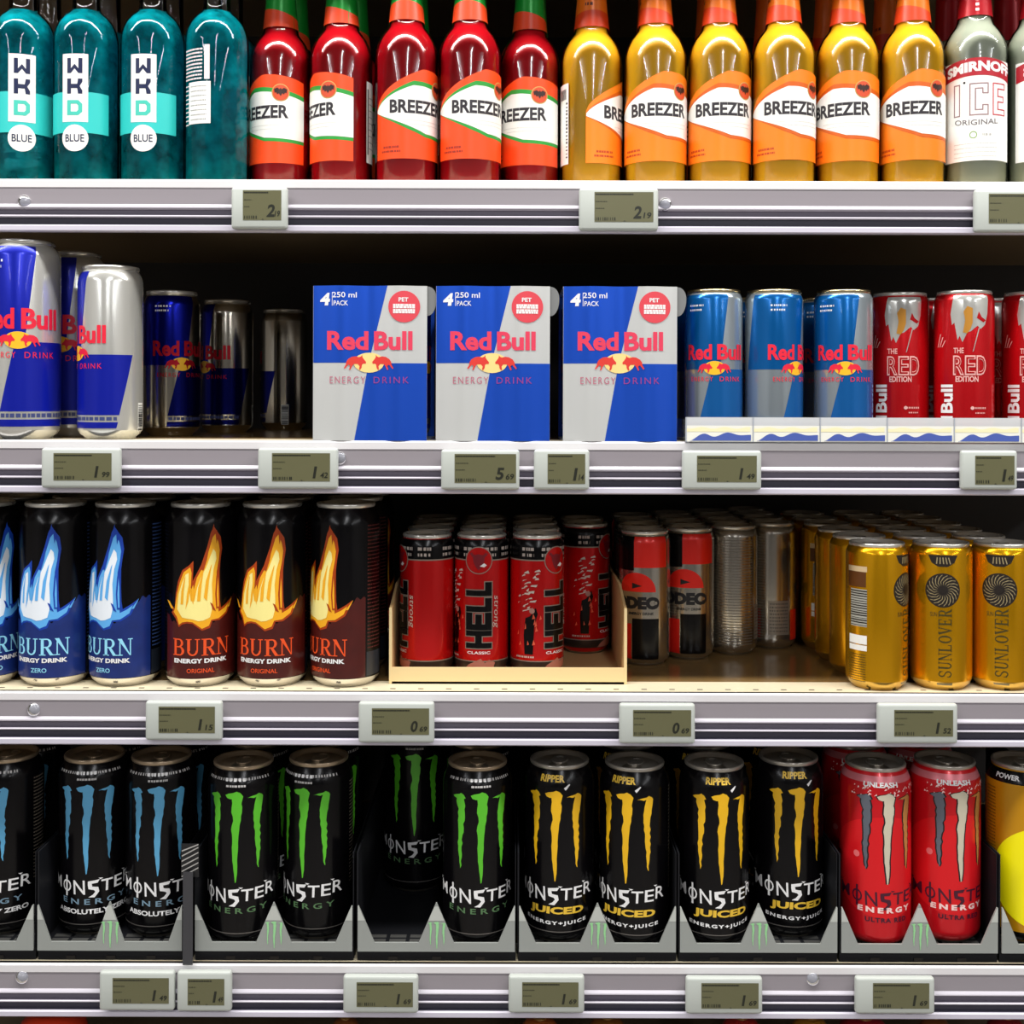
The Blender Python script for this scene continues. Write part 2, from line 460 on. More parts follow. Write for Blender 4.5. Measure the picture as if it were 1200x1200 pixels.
BR = 29.6
breezer_prof = [(25, 0), (28.4, 1.5), (BR, 5), (BR, 124), (29.0, 131), (27.2, 138), (24, 145), (20, 150.5), (17.4, 154), (16.4, 158), (15.9, 163), (14, 184), (12.9, 205), (12.6, 232)]
def breezer(red):
    n = 'red' if red else 'orange'
    def cloudy(m):
        b_ = m.node_tree.nodes['Principled BSDF']; b_.inputs['Subsurface Weight'].default_value = .0; b_.inputs['Subsurface Scale'].default_value = .06
        b_.inputs['Subsurface Radius'].default_value = (1, .7, .3); return m
    liq = mat('red_liquid', (196, 14, 30), .15, coat=.3) if red else cloudy(mat('orange_liquid', (255, 198, 40), .2, coat=.3))
    t = bottle('glass_bottle', breezer_prof, liq, 204, mat('cap_' + n, (200, 40, 24) if red else (226, 110, 20), .35))
    s = cyl(BR, breezer_prof)
    lab_a = mat('label_vermilion', (242, 74, 20), .4) if red else mat('label_orange', (240, 126, 20), .4)
    edge = mat('label_green', (40, 152, 56), .4) if red else mat('label_amber_edge', (206, 92, 14), .4)
    L = 92.0
    # neck foil
    b = MB()
    cp = [(r + .5, z) for r, z in breezer_prof if z >= 157]
    if red:
        b.lathe(cp, mat('foil_green', (20, 150, 50), .3, .2), 40)
        sc_ = cyl(16, [(r + .5, z) for r, z in breezer_prof])
        b.poly(lerp_poly(lambda u: 158, lambda u: 172 + 4.5 * math.sin(u / 16 + .6), -50, 50, 40), mat('foil_red', (232, 72, 30), .35), 1, sc_, vs=4)
        b.dashes(-9, 2, 184, 2.4, white_ink, 1, sc_, vs=4)
    else:
        b.lathe(cp, mat('foil_orange', (228, 112, 22), .3, .1), 40)
        sc_ = cyl(16, [(r + .5, z) for r, z in breezer_prof])
        b.poly(lerp_poly(lambda u: 158, lambda u: 170 + 4 * math.sin(u / 16 + 1.2), -50, 50, 40), mat('foil_dark_orange', (214, 62, 20), .35), 1, sc_, vs=4)
        b.dashes(-4, 5, 180, 3, mat('foil_ink', (90, 30, 10), .4), 1, sc_, vs=4)
    b.build('neck_foil', t)
    # front label: tip at u = 0
    b = MB()
    top = lambda u: 74 + 35 * min(1, (u / 50.0)) ** .62 if u <= 50 else 109 - 6.0 * ((u - 50) / 42) ** 2
    b.poly(lerp_poly(lambda u: 25, top, 0, L, 30), lab_a, 1, s)
    wt = lambda u: 70.5 + 22.5 * (min(u, 40) / 40.0) ** .65 - (0 if u < 48 else 7.5 * ((u - 48) / 44) ** 1.4)
    wb = lambda u: 69.5 - 20.5 * (min(u, 52) / 52.0) ** .95 - 2.0 * max(0, (u - 52) / 40)
    b.poly(lerp_poly(lambda u: wb(u) - (3.2 * min(1, u / 35)), lambda u: wt(u) + 1.0 + 3.2 * min(1, u / 40), 1.0, L, 30), edge, 2, s)
    b.poly(lerp_poly(wb, wt, .5, L, 30), paper, 3, s)
    b.text('BREEZER', 46.4, 73.2, 58, 12.4, mat('label_ink', (44, 40, 46), .4), 4, s, bold=.034, arch=.6)
    b.dashes(30, 76, 60.5, .6, mat('label_fine_print', (180, 180, 176), .5), 4, s, .5)
    b.dashes(34, 74, 57, .6, M['label_fine_print'], 4, s, .5)
    b.disc(68, 91.5, 8.3, mat('emblem_rim', (196, 160, 90), .4), 4, s)
    b.disc(68, 91.5, 7.4, mat('emblem_red', (206, 76, 40), .4), 5, s)
    bat = [(0, 4), (1, 2.5), (3, 4), (6, 2.6), (5.4, -1), (4, -.4), (3, -2.4), (1.6, -1.2), (0, -4), (-1.6, -1.2), (-3, -2.4), (-4, -.4), (-5.4, -1), (-6, 2.6), (-3, 4), (-1, 2.5)]
    b.poly([(68 + x, 92 + y) for x, y in bat], mat('emblem_ink', (50, 24, 20), .4), 6, s)
    fine = mat('fine_ink_' + n, (150, 40, 14) if red else (176, 60, 10), .5)
    b.dashes(10, 27, 36, 2.0, fine, 2, s, .8); b.dashes(8, 28, 32, 1.8, fine, 2, s, .8)
    b.build('front_label', t)
    b = MB()
    b.poly(lerp_poly(lambda u: 26, lambda u: 103, 209 * D2 * BR, 323 * D2 * BR, 20), paper, 1, s)
    for k in range(14):
        b.rect((295 + k * 1.6) * D2 * BR, (295 + k * 1.6 + rnd.uniform(.5, 1.1)) * D2 * BR, 88, 98, black_ink, 2, s)
    for k in range(9): b.dashes(214 * D2 * BR, 285 * D2 * BR, 40 + 6 * k, 1, mat('grey_print', (120, 120, 120), .5), 2, s)
    for k in range(16): b.rect(316 * D2 * BR, 320.5 * D2 * BR, 32 + k * 3.4, 32 + k * 3.4 + rnd.uniform(.8, 2.2), black_ink, 2, s)
    b.rect(211 * D2 * BR, 216 * D2 * BR, 34, 96, mat('grey_print', (120, 120, 120), .5), 2, s)
    b.build('back_label', t)
    return t
pr, po = breezer(True), breezer(False)
YB = 58
reds = [(328, 23, -132), (399, 11, -156), (475.5, 0, -65), (549.5, 0, -67), (619.5, 29, -113)]
rl = ['red bottle with white label, leftmost, right beside the teal bottles', 'red bottle second from the teal bottles, white back label strip on its right side',
      'red bottle in the middle of the five, label tip at its left side', 'red bottle fourth from the teal bottles, pressed against its twin on the right',
      'red bottle standing next to the first orange bottle']
oranges = [(692, 19, -10), (767, 8, -81), (842, 6, -80), (917, 0, -69), (992, 4, -103), (1068, -2, -84)]
ol = ['orange bottle showing a white strip and a pointed label tip, next to the red bottles', 'orange bottle second from the red ones, nearly the whole word on its label',
      'third orange bottle counted from the red bottles', 'fourth orange bottle, its label turned so the tip shows at left',
      'fifth orange bottle, round emblem standing in view on its label', 'orange bottle beside the clear pale bottle at right']
for (px, dy, tip), lb in zip(reds, rl): place(pr, at(px, YB + dy), YB + dy, SZ[1], face_turn(px, tip), lb, 'red bottles at the front')
for (px, dy, tip), lb in zip(oranges, ol): place(po, at(px, YB + dy), YB + dy, SZ[1], face_turn(px, tip), lb, 'orange bottles at the front')
bx = []
for k, (px, dy, tip) in enumerate(reds + oranges):
    bx.append(max(at(px, YB), bx[-1] + 60.6) if bx else at(px, YB) - 4)
for k, (px, dy, tip) in enumerate(reds + oranges):
    wd_ = ('leftmost red', 'second red', 'third red', 'fourth red', 'fifth red', 'first orange', 'second orange', 'third orange', 'fourth orange', 'fifth orange', 'last orange')[k]
    place(pr if k < 5 else po, bx[k], YB + 90, SZ[1], face_turn(px, rnd.uniform(-150, 60)), '%s bottle in the second row, behind the %s bottle' % ('red' if k < 5 else 'orange', wd_), 'bottles behind in the second row')

# teal bottles
def teal_liquid():
    m = bpy.data.materials.new('teal_liquid'); m.use_nodes = True
    nt = m.node_tree; nt.nodes.clear()
    out = nt.nodes.new('ShaderNodeOutputMaterial')
    rf = nt.nodes.new('ShaderNodeBsdfRefraction'); rf.inputs['Color'].default_value = lin((120, 226, 236)); rf.inputs['IOR'].default_value = 1.33; rf.inputs['Roughness'].default_value = .03
    df = nt.nodes.new('ShaderNodeBsdfDiffuse'); df.inputs[0].default_value = lin((10, 204, 218))
    tr = nt.nodes.new('ShaderNodeBsdfTranslucent'); tr.inputs[0].default_value = lin((20, 200, 214))
    m0 = nt.nodes.new('ShaderNodeMixShader'); m0.inputs[0].default_value = .35
    mx = nt.nodes.new('ShaderNodeMixShader')
    tc = nt.nodes.new('ShaderNodeTexCoord'); ns = nt.nodes.new('ShaderNodeTexNoise'); ns.inputs['Scale'].default_value = 60; ns.inputs['Detail'].default_value = 4
    mr = nt.nodes.new('ShaderNodeMapRange'); mr.inputs[1].default_value = .35; mr.inputs[2].default_value = .7; mr.inputs[3].default_value = .22; mr.inputs[4].default_value = .9
    nt.links.new(tc.outputs['Object'], ns.inputs['Vector']); nt.links.new(ns.outputs['Fac'], mr.inputs[0]); nt.links.new(mr.outputs[0], mx.inputs[0])
    nt.links.new(df.outputs[0], m0.inputs[1]); nt.links.new(tr.outputs[0], m0.inputs[2])
    nt.links.new(rf.outputs[0], mx.inputs[1]); nt.links.new(m0.outputs[0], mx.inputs[2]); nt.links.new(mx.outputs[0], out.inputs[0])
    return m
TR = 29.7
teal_prof = [(25, 0), (28.6, 1.5), (TR, 5), (TR, 136), (29.3, 143), (27.6, 151), (24.6, 157.5), (20.6, 162.5), (16.4, 166), (13.6, 169), (12.6, 174), (12.2, 210), (13, 214), (13, 226)]
def teal_bottle():
    t = bottle('glass_bottle', teal_prof, teal_liquid(), 168, mat('cap_blue', (30, 60, 120), .35))
    s = cyl(TR, teal_prof)
    b = MB()
    b.rect(-31, 32, 48, 86, mat('cyan_print', (44, 196, 192), .4), 1, s)
    b.rect(-12, 12, 58, 121, paper, 2, s)
    def blk(rects, v, m):
        for (x0, x1, y0, y1) in rects: b.rect(x0, x1, v + y0, v + y1, m, 3, s)
    # blocky letters W, K, D
    def gl(polys, v, m):
        for p in polys: b.poly([(x, v + y) for x, y in p], m, 3, s)
    gl([[(-7, 0), (-3.4, 0), (-3.4, 14), (-7, 14)], [(3.4, 0), (7, 0), (7, 14), (3.4, 14)], [(-3.4, 0), (0, 4.2), (0, 8.6), (-3.4, 4.4)], [(0, 4.2), (3.4, 0), (3.4, 4.4), (0, 8.6)]], 103, navy_ink)
    gl([[(-7, 0), (-3.2, 0), (-3.2, 14), (-7, 14)], [(-3.2, 5), (2.6, 5), (2.6, 9), (-3.2, 9)], [(2.4, 9), (3.2, 14), (7, 14), (7, 11), (4.6, 7), (7, 3), (7, 0), (3.2, 0), (2.4, 5)]], 84, navy_ink)
    b.poly([(-7, 64), (3.4, 64), (7, 67.4), (7, 74.6), (3.4, 78), (-7, 78)], mat('teal_ink', (70, 196, 178), .4), 3, s, [[(-3.4, 67.4), (2, 67.4), (3.4, 69), (3.4, 73), (2, 74.6), (-3.4, 74.6)]])
    b.disc(0, 43, 12.4, paper, 2, s)
    b.text('BLUE', 0, 43, 17.5, 7, navy_ink, 3, s, bold=.012)
    b.build('front_label', t)
    b = MB(); h = math.pi * TR
    b.rect(h - 12, h + 12, 57, 96, paper, 1, s)
    for k in range(8): b.dashes(h - 9, h + 8, 61 + 4.4 * k, .9, mat('grey_print', (120, 120, 120), .5), 2, s)
    for k in range(9): b.dashes(h - 18, h + 4, 99 + 3.4 * k, 1.6, white_ink, 1, s, .8)
    for k in range(10): b.dashes(h - 18, h - 12, 57 + 4 * k, 1.2, white_ink, 1, s, .8)
    b.rect(h + 6, h + 11, 98, 130, white_ink, 1, s)
    b.build('back_label', t)
    return t
pt_ = teal_bottle()
for px, ang, lb in ((26, -2, 'teal bottle cut by the left edge of the photo'), (100, -20, 'teal bottle second from the left, its white letter panel highest'),
                    (178, -17, 'teal bottle third from the left with a letter panel'), (253, 146, 'teal bottle turned to its small white back label')):
    place(pt_, at(px, YB), YB, SZ[1], face_turn(px, ang), lb, 'teal bottles at the front')
for px, lb in ((26, 'leftmost'), (100, 'second'), (178, 'third'), (252, 'turned')):
    place(pt_, at(px, YB) - 2, YB + 66, SZ[1], face_turn(px, rnd.uniform(-60, 60)), 'teal bottle in the second row, behind the %s teal bottle' % lb, 'teal bottles behind')

# pale bottles at the right
pale_prof = [(25, 0), (28, 1.5), (29.3, 5), (29.3, 128), (28.6, 136), (26.6, 143), (23, 150), (18.6, 156), (16.6, 160), (15.6, 164), (14, 184), (13, 205), (12.8, 232)]
def pale_bottle():
    t = bottle('glass_bottle', pale_prof, mat('pale_liquid', (186, 192, 172), .2, coat=.2), 200, mat('cap_red', (170, 20, 30), .35))
    s = cyl(29.3, pale_prof)
    b = MB(); b.lathe([(r + .5, z) for r, z in pale_prof if z >= 163], mat('foil_crimson', (176, 22, 34), .3, .2), 40)
    for k in range(6): b.rect(1.2, 4.2, 168 + 5 * k, 170.6 + 5 * k, white_ink, 1, cyl(15, [(r + .5, z) for r, z in pale_prof]), vs=4)
    b.build('neck_foil', t)
    b = MB()
    b.rect(-34, 40, 25, 118, paper, 1, s)
    band = mat('label_crimson', (172, 24, 40), .4)
    b.poly(lerp_poly(lambda u: 99 + 5 * (1 - ((u - 3) / 36) ** 2), lambda u: 114.5 + 6 * (1 - ((u - 3) / 36) ** 2), -33.5, 40, 24), band, 2, s)
    b.text('SMIRNOFF', 7, 112.6, 66, 9.6, white_ink, 3, s, bold=.05, arch=-4.0)
    thin = mat('label_outline', (150, 120, 124), .4)
    for ch, u, wd in (('I', -15, 7), ('C', 5, 15), ('E', 25, 13)):
        o_, i_ = [], []
        if ch == 'I': o_ = [(-2.6, 0), (2.6, 0), (2.6, 29), (-2.6, 29)]
        if ch == 'C': o_ = [(-8, 0), (8, 0), (8, 9), (3.2, 9), (3.2, 4.6), (-3.2, 4.6), (-3.2, 24.4), (3.2, 24.4), (3.2, 20), (8, 20), (8, 29), (-8, 29)]
        if ch == 'E': o_ = [(-7, 0), (7, 0), (7, 5), (-2, 5), (-2, 12), (5, 12), (5, 17), (-2, 17), (-2, 24), (7, 24), (7, 29), (-7, 29)]
        n = len(o_)
        for k in range(n):
            (x0, y0), (x1, y1) = o_[k], o_[(k + 1) % n]
            b.rect(u + min(x0, x1) - .55, u + max(x0, x1) + .55, 67.5 + min(y0, y1) - .55, 67.5 + max(y0, y1) + .55, thin if ch != 'E' else mat('label_red_outline', (196, 60, 76), .4), 2, s)
    b.disc(-8, 98, 1.1, black_ink, 2, s)
    b.text('ORIGINAL', 3, 60.5, 40, 5, mat('label_grey', (110, 104, 108), .4), 2, s, bold=.01, arch=1.5)
    gr = mat('label_green_print', (130, 170, 90), .5)
    b.disc(0, 49, 3.4, gr, 2, s, 2.6); b.dashes(8, 17, 49, 2, mat('label_fine_print', (180, 180, 176), .5), 2, s)
    for k in range(4): b.dashes(-18, 22, 29 + 4 * k, .7, mat('label_fine_print', (180, 180, 176), .5), 2, s)
    b.build('front_label', t)
    return t
pp = pale_bottle()
place(pp, at(1141, YB), YB, SZ[1], face_turn(1141, -2), 'clear pale bottle with red and white label beside the orange bottles', 'pale bottles')
place(pp, at(1214, YB), YB, SZ[1], face_turn(1214, 28), 'clear pale bottle cut by the right edge of the photo', 'pale bottles')
for px, lb in ((1147, 'whole'), (1220, 'cut')):
    place(pp, at(px, YB), YB + 78, SZ[1], 1.2, 'pale bottle in the second row behind the %s pale bottle' % lb, 'pale bottles')

# ------------------------------------------------------------------ cans
def can_profile(R, H, lidR, neck, baseR):
    return [(baseR, 2.2), (baseR + (R - baseR) * .6, 5), (R - .35, 8.5), (R, 12), (R, H - neck), (R - (R - lidR) * .12, H - neck * .78), (R - (R - lidR) * .5, H - neck * .5), (R - (R - lidR) * .88, H - neck * .28), (lidR, H - 4.2)]
def can(R, H, lidR, neck, baseR, body_mat, rim_mat=None, lid_mat=None, tab=True, rim_low=None, name='drink_can', paint=None):
    """drink can: body with its print, lid with pull tab, bottom rim"""
    t = empty(name, '', 'can')
    pf = can_profile(R, H, lidR, neck, baseR)
    b = MB()
    if rim_low:                                     # bare metal chime at the bottom
        b.lathe([p for p in pf if p[1] >= 8], body_mat, 64)
    else: b.lathe(pf, body_mat, 64)
    if paint: paint(b, cyl(R, pf))
    b.build('body', t)
    lo = MB()
    pr0 = [(0, 5), (baseR - 5, 4), (baseR - 2.2, 0), (baseR - .8, .2), (baseR, 2.2)]
    if rim_low: pr0 += [p for p in pf if p[1] <= 8.6 and p[1] > 2.2]
    lo.lathe(pr0, rim_low or alu_dark, 64); lo.build('bottom_rim', t)
    l = MB(); lm = lid_mat or alu
    l.lathe([(lidR, H - 4.2), (lidR + .9, H - 3.2), (lidR + 1.1, H - 1.4), (lidR + .6, H - .2), (lidR - .4, H - .1), (lidR - 1.3, H - 1.2), (lidR - 2.2, H - 5.2), (lidR - 3.6, H - 5.4), (lidR - 4.6, H - 4.0), (0, H - 4.0)], lm, 64)
    l.disc(0, -lidR * .42, lidR * .34, alu_dark, 1, lambda u, v, y: (u, v, H - 3.85), n=20, ry=lidR * .42)
    lo_ = l.build('lid', t)
    if tab:
        p = MB(); n = 24; k = lidR / 27
        o_ = [(7.6 * k * math.cos(2 * math.pi * j / n), 3 * k + 12 * k * math.sin(2 * math.pi * j / n)) for j in range(n)]
        h_ = [(3.8 * k * math.cos(2 * math.pi * j / n), 8.6 * k + 3.8 * k * math.sin(2 * math.pi * j / n)) for j in range(n)]
        top = lambda u, v, y: (u, v, H - 2.2 + .06 * y)
        p.poly(o_, lm, 0, top, [h_], us=None)
        for ring, sg in ((o_, 1), (h_, -1)):
            i = len(p.v); m_ = len(ring)
            p.v += [(a, c, H - 2.2) for a, c in ring] + [(a, c, H - 3.6) for a, c in ring]
            for j in range(m_):
                j2 = (j + 1) % m_
                q = (i + j, i + m_ + j, i + m_ + j2, i + j2)
                p.face(q if sg > 0 else q[::-1], lm, True)
        p.build('pull_tab', lo_)
    return t

def ring(b, s, R, v0, v1, m, layer=1, a0=-180, a1=180, vs=None):
    b.rect(a0 * D2 * R, a1 * D2 * R, v0, v1, m, layer, s, vs)

BULL = [(x, y * 1.3) for x, y in [(-1, 0), (-.95, .12), (-.8, .3), (-.45, .46), (-.1, .5), (.2, .44), (.4, .5), (.5, .62), (.52, .44), (.68, .26), (.86, .1), (.82, -.04), (.62, -.02), (.48, -.1), (.44, -.32), (.3, -.5), (.2, -.44), (.26, -.22), (.1, -.06), (-.25, -.06), (-.42, -.2), (-.6, -.5), (-.72, -.46), (-.6, -.2), (-.78, -.1), (-1.1, -.42), (-1.2, -.36), (-1.0, -.1)]]
def bulls(b, s, u, v, wd, layer, red, gold):
    k = wd / 4.6
    b.disc(u, v + .05 * k, 1.45 * k, gold, layer, s, n=24, ry=.95 * k)
    for sg in (1, -1):
        pts = [(u + sg * (x - 1.15) * k, v + y * k) for x, y in BULL]
        b.poly(pts if sg > 0 else pts[::-1], red, layer + 1, s)

def quad_print(W, blue, blue2, silver_text, red, gold, H, mid, text=True):
    """blue quarters split by a slanted seam, word, twin emblem; W = mm of 120 degrees, angles as on the tall can"""
    def f(b, s, R):
        A = D2 * R
        lo, hi = .065 * H, .958 * H
        for off in (0,):
            seam = lambda v: 20 - 20 * (hi - v) / (hi - mid) * .9
            b.poly([((seam(hi) - 118 + off) * A, hi), ((seam(mid) - 118 + off) * A, mid), ((seam(mid) + off) * A, mid), ((seam(hi) + off) * A, hi)][::1], blue, 1, s)
            b.poly([((-36 + off) * A, lo + .075 * H), ((80 + off) * A, lo + .075 * H), ((106 + off) * A, mid), ((-12 + off) * A, mid)], blue2, 1, s)
            b.poly([((-38 + off) * A, lo), ((75 + off) * A, lo), ((78 + off) * A, lo + .035 * H), ((-37 + off) * A, lo + .035 * H)], blue2, 1, s)
            b.dashes((-34 + off) * A, (76 + off) * A, lo + .055 * H, .02 * H, mat('fine_blue', (60, 70, 120), .4), 1, s, .8)
            b.poly([((-98 + off) * A, hi), ((-98 + off) * A, hi + .004 * H), ((20 + off) * A, hi + .004 * H), ((20 + off) * A, hi)], blue, 1, s)
            b.text('Red', (-40 + off) * A, mid + .115 * H, 54 * A, .105 * H, red, 3, s, bold=.035)
            b.text('Bull', (27 + off) * A, mid + .115 * H, 60 * A, .105 * H, red, 3, s, bold=.035)
            bulls(b, s, (-8 + off) * A, mid + .006 * H, 66 * A, 3, red, gold)
            b.text('ENERGY', (-34 + off) * A, mid - .065 * H, 46 * A, .03 * H, red, 3, s, space=1.3)
            b.text('DRINK', (26 + off) * A, mid - .065 * H, 48 * A, .03 * H, red, 3, s, space=1.3)
            b.dashes((-62 + off) * A, (-30 + off) * A, hi - .07 * H, .012 * H, silver_text, 2, s)
            b.dashes((-62 + off) * A, (-34 + off) * A, hi - .10 * H, .012 * H, silver_text, 2, s)
        for k in range(14):
            b.rect(122 * A, 138 * A, .05 * H + k * .011 * H, .05 * H + k * .011 * H + rnd.uniform(.3, .9) * .011 * H, black_ink, 2, s)
        b.rect(121 * A, 139 * A, .045 * H, .21 * H, paper, 1, s)
    return f
rb_blue = mat('can_blue', (18, 34, 178), .28, .45, .2)
rb_blue_low = mat('can_blue_low', (16, 32, 170), .28, .35, .2)
rb_silver = mat('can_silver', (226, 226, 220), .2, .62)
rb_red = mat('can_red_print', (232, 36, 62), .35)
rb_gold = mat('can_gold_print', (250, 190, 40), .35)
def rb_can(R, H, lidR, name='drink_can'):
    q = quad_print(0, rb_blue, rb_blue_low, white_ink, rb_red, rb_gold, H, .485 * H)
    return can(R, H, lidR, 15, R - 6, rb_silver, paint=lambda b, s: q(b, s, R), rim_low=rb_silver)
Z2 = SZ[2]
big = rb_can(33, 182, 27)
place(big, at(27, 31), 31, Z2, face_turn(27, 0), 'tallest blue and silver can, cut by the left edge', 'tall blue and silver cans')
place(big, at(84, 118), 118, Z2, face_turn(84, -12), 'blue and silver can standing behind and between the two front ones', 'tall blue and silver cans')
mid_c = rb_can(29, 159, 24.5)
place(mid_c, at(129.5, 31), 31, Z2, face_turn(129.5, -65), 'blue and silver can with a small barcode, right of the tallest can', 'tall blue and silver cans')
def deep_can():  # darker, less diffuse copies of the can paints, carrying the recess shade
    q = quad_print(0, mat('can_blue_shade', (14, 24, 150), .22, .9), mat('can_blue_shade_low', (10, 18, 110), .22, .9), white_ink, mat('can_red_shade_print', (190, 20, 40), .3, .6), rb_gold, 145, .485 * 145)
    sv = mat('can_silver_shade', (206, 200, 186), .16, 1.0)
    return can(28, 145, 24, 15, 22, sv, paint=lambda b, s: q(b, s, 28), rim_low=sv)
dark_c = deep_can()
for px, y, ang, lb in ((201, 130, 28, 'shaded blue can set back, leftmost of three in the dark recess'), (266, 237, -50, 'shaded silver and blue can set back, middle one in the dark recess'),
                       (333, 372, -128, 'shaded silver can deepest in the dark recess beside the first four-pack')):
    place(dark_c, at(px, y), y, Z2, face_turn(px, ang), lb, 'shaded cans in the recess')

# four-packs
pk_blue = mat('carton_blue', (40, 98, 232), .32, .7, .2)
pk_silver = mat('carton_silver', (224, 226, 224), .3, .4, .2)
pk_red = mat('carton_red', (228, 62, 92), .4)
pk_badge = mat('carton_badge', (222, 72, 84), .4)
def pack():
    t = empty('four_pack', '', 'can pack')
    W, H, DP = 103.0, 140.0, 106.0
    b = MB(); h = W / 2
    b.box(-h, h, DP - .8, DP, 0, H, pk_blue)
    b.box(-h, h, .8, DP - .8, H - .8, H, pk_silver); b.box(-h, h, .8, DP - .8, 0, .8, pk_silver)
    s = lambda u, v, l: (u, -2.0 * (1 - math.cos(4 * math.pi * (u + h) / W)) - .15 * l, v)
    b.rect(-h, h, 0, H, pk_silver, 0, s); b.rect(h, -h, 0, H, mat('carton_inside', (170, 160, 140), .8), -4, s)
    k = W / 707.0            # photo crop to mm
    fx = lambda x: (x - 427) * k; fz = lambda y: (1068 - y) * H / 992.0
    b.poly([(fx(75), fz(570)), (fx(418), fz(570)), (fx(536), fz(76)), (fx(75), fz(76))], pk_blue, 1, s)
    b.poly([(fx(332), fz(1068)), (fx(780), fz(1068)), (fx(780), fz(572)), (fx(418), fz(572))], pk_blue, 1, s)
    b.text('Red', fx(290), fz(428), 255 * k, 122 * H / 992, pk_red, 3, s, bold=.035)
    b.text('Bull', fx(572), fz(428), 240 * k, 122 * H / 992, pk_red, 3, s, bold=.035)
    bulls(b, s, fx(422), fz(572), 300 * k, 3, mat('emblem_bull_red', (222, 60, 50), .4), mat('emblem_sun', (250, 218, 140), .4))
    b.text('ENERGY', fx(290), fz(680), 220 * k, 44 * k, mat('carton_thin_red', (190, 110, 130), .4), 3, s, space=1.3)
    b.text('DRINK', fx(560), fz(680), 220 * k, 40 * k, mat('carton_thin_pink', (150, 60, 140), .4), 3, s, space=1.3)
    b.text('4', fx(150), fz(163), 62 * k, 78 * k, white_ink, 3, s, bold=.05, shear=.12)
    b.text('250 ml', fx(270), fz(135), 150 * k, 34 * k, white_ink, 3, s, bold=.01)
    b.text('PACK', fx(248), fz(188), 90 * k, 30 * k, white_ink, 3, s, bold=.01)
    b.rect(fx(193), fx(196), fz(205), fz(118), white_ink, 3, s)
    b.disc(fx(640), fz(210), 98 * k, pk_badge, 3, s, n=36)
    b.text('PET', fx(636), fz(165), 60 * k, 26 * k, white_ink, 4, s, bold=.03)
    for q_ in (200, 214, 232, 246): b.dashes(fx(572), fx(706), fz(q_), 1.9, white_ink, 4, s, .9)
    b.build('carton', t)
    f = MB(); n = 14
    f.prism([(h - 1, H - .2), (h - 1, H - 27)] + [(h - 1 + 9.5 * math.cos(a) ** .8, H - 11 + (16 if a < 0 else 10.8) * math.sin(a)) for a in [math.pi / 2 * (-.98 + 1.96 * q / n) for q in range(n + 1)]], 1.2, 2.4, mat('flap_grey', (122, 124, 124), .5))
    f.box(h - 1, h + .2, 2.4, DP - 1, H - .8, H, M['flap_grey'])
    f.build('side_flap', t)
    q = quad_print(0, rb_blue, rb_blue_low, white_ink, rb_red, rb_gold, 132, 66)
    cm = None
    for (cx, cy) in ((-25, 27), (25, 27), (-25, 78), (25, 78)):
        b = MB(); R = 24.4
        pf = can_profile(R, 134, 21, 13, 20)
        b.lathe([(0, 1), (19, 1)] + pf + [(22, 131), (22, 134), (20, 134), (19, 130), (0, 130)], rb_silver, 40)
        q(b, cyl(R, pf), R)
        if cm is None: cm = b.mesh('can')
        o = bpy.data.objects.new('can', cm); COL.objects.link(o); o.parent = t
        o.location = (cx * .001, cy * .001, .0008); o.rotation_euler = (0, 0, rnd.uniform(0, 6))
    return t
pk = pack()
place(pk, at(433.5, 4), 4, Z2, 0.0, 'blue and silver four-pack carton, left one of the three', 'four-packs')
place(pk, at(577.5, 4), 4, Z2, 0.0, 'blue and silver four-pack carton, middle one of the three', 'four-packs')
place(pk, at(726.5, 4), 4, Z2, 0.0, 'blue and silver four-pack carton, right one beside the turquoise cans', 'four-packs')

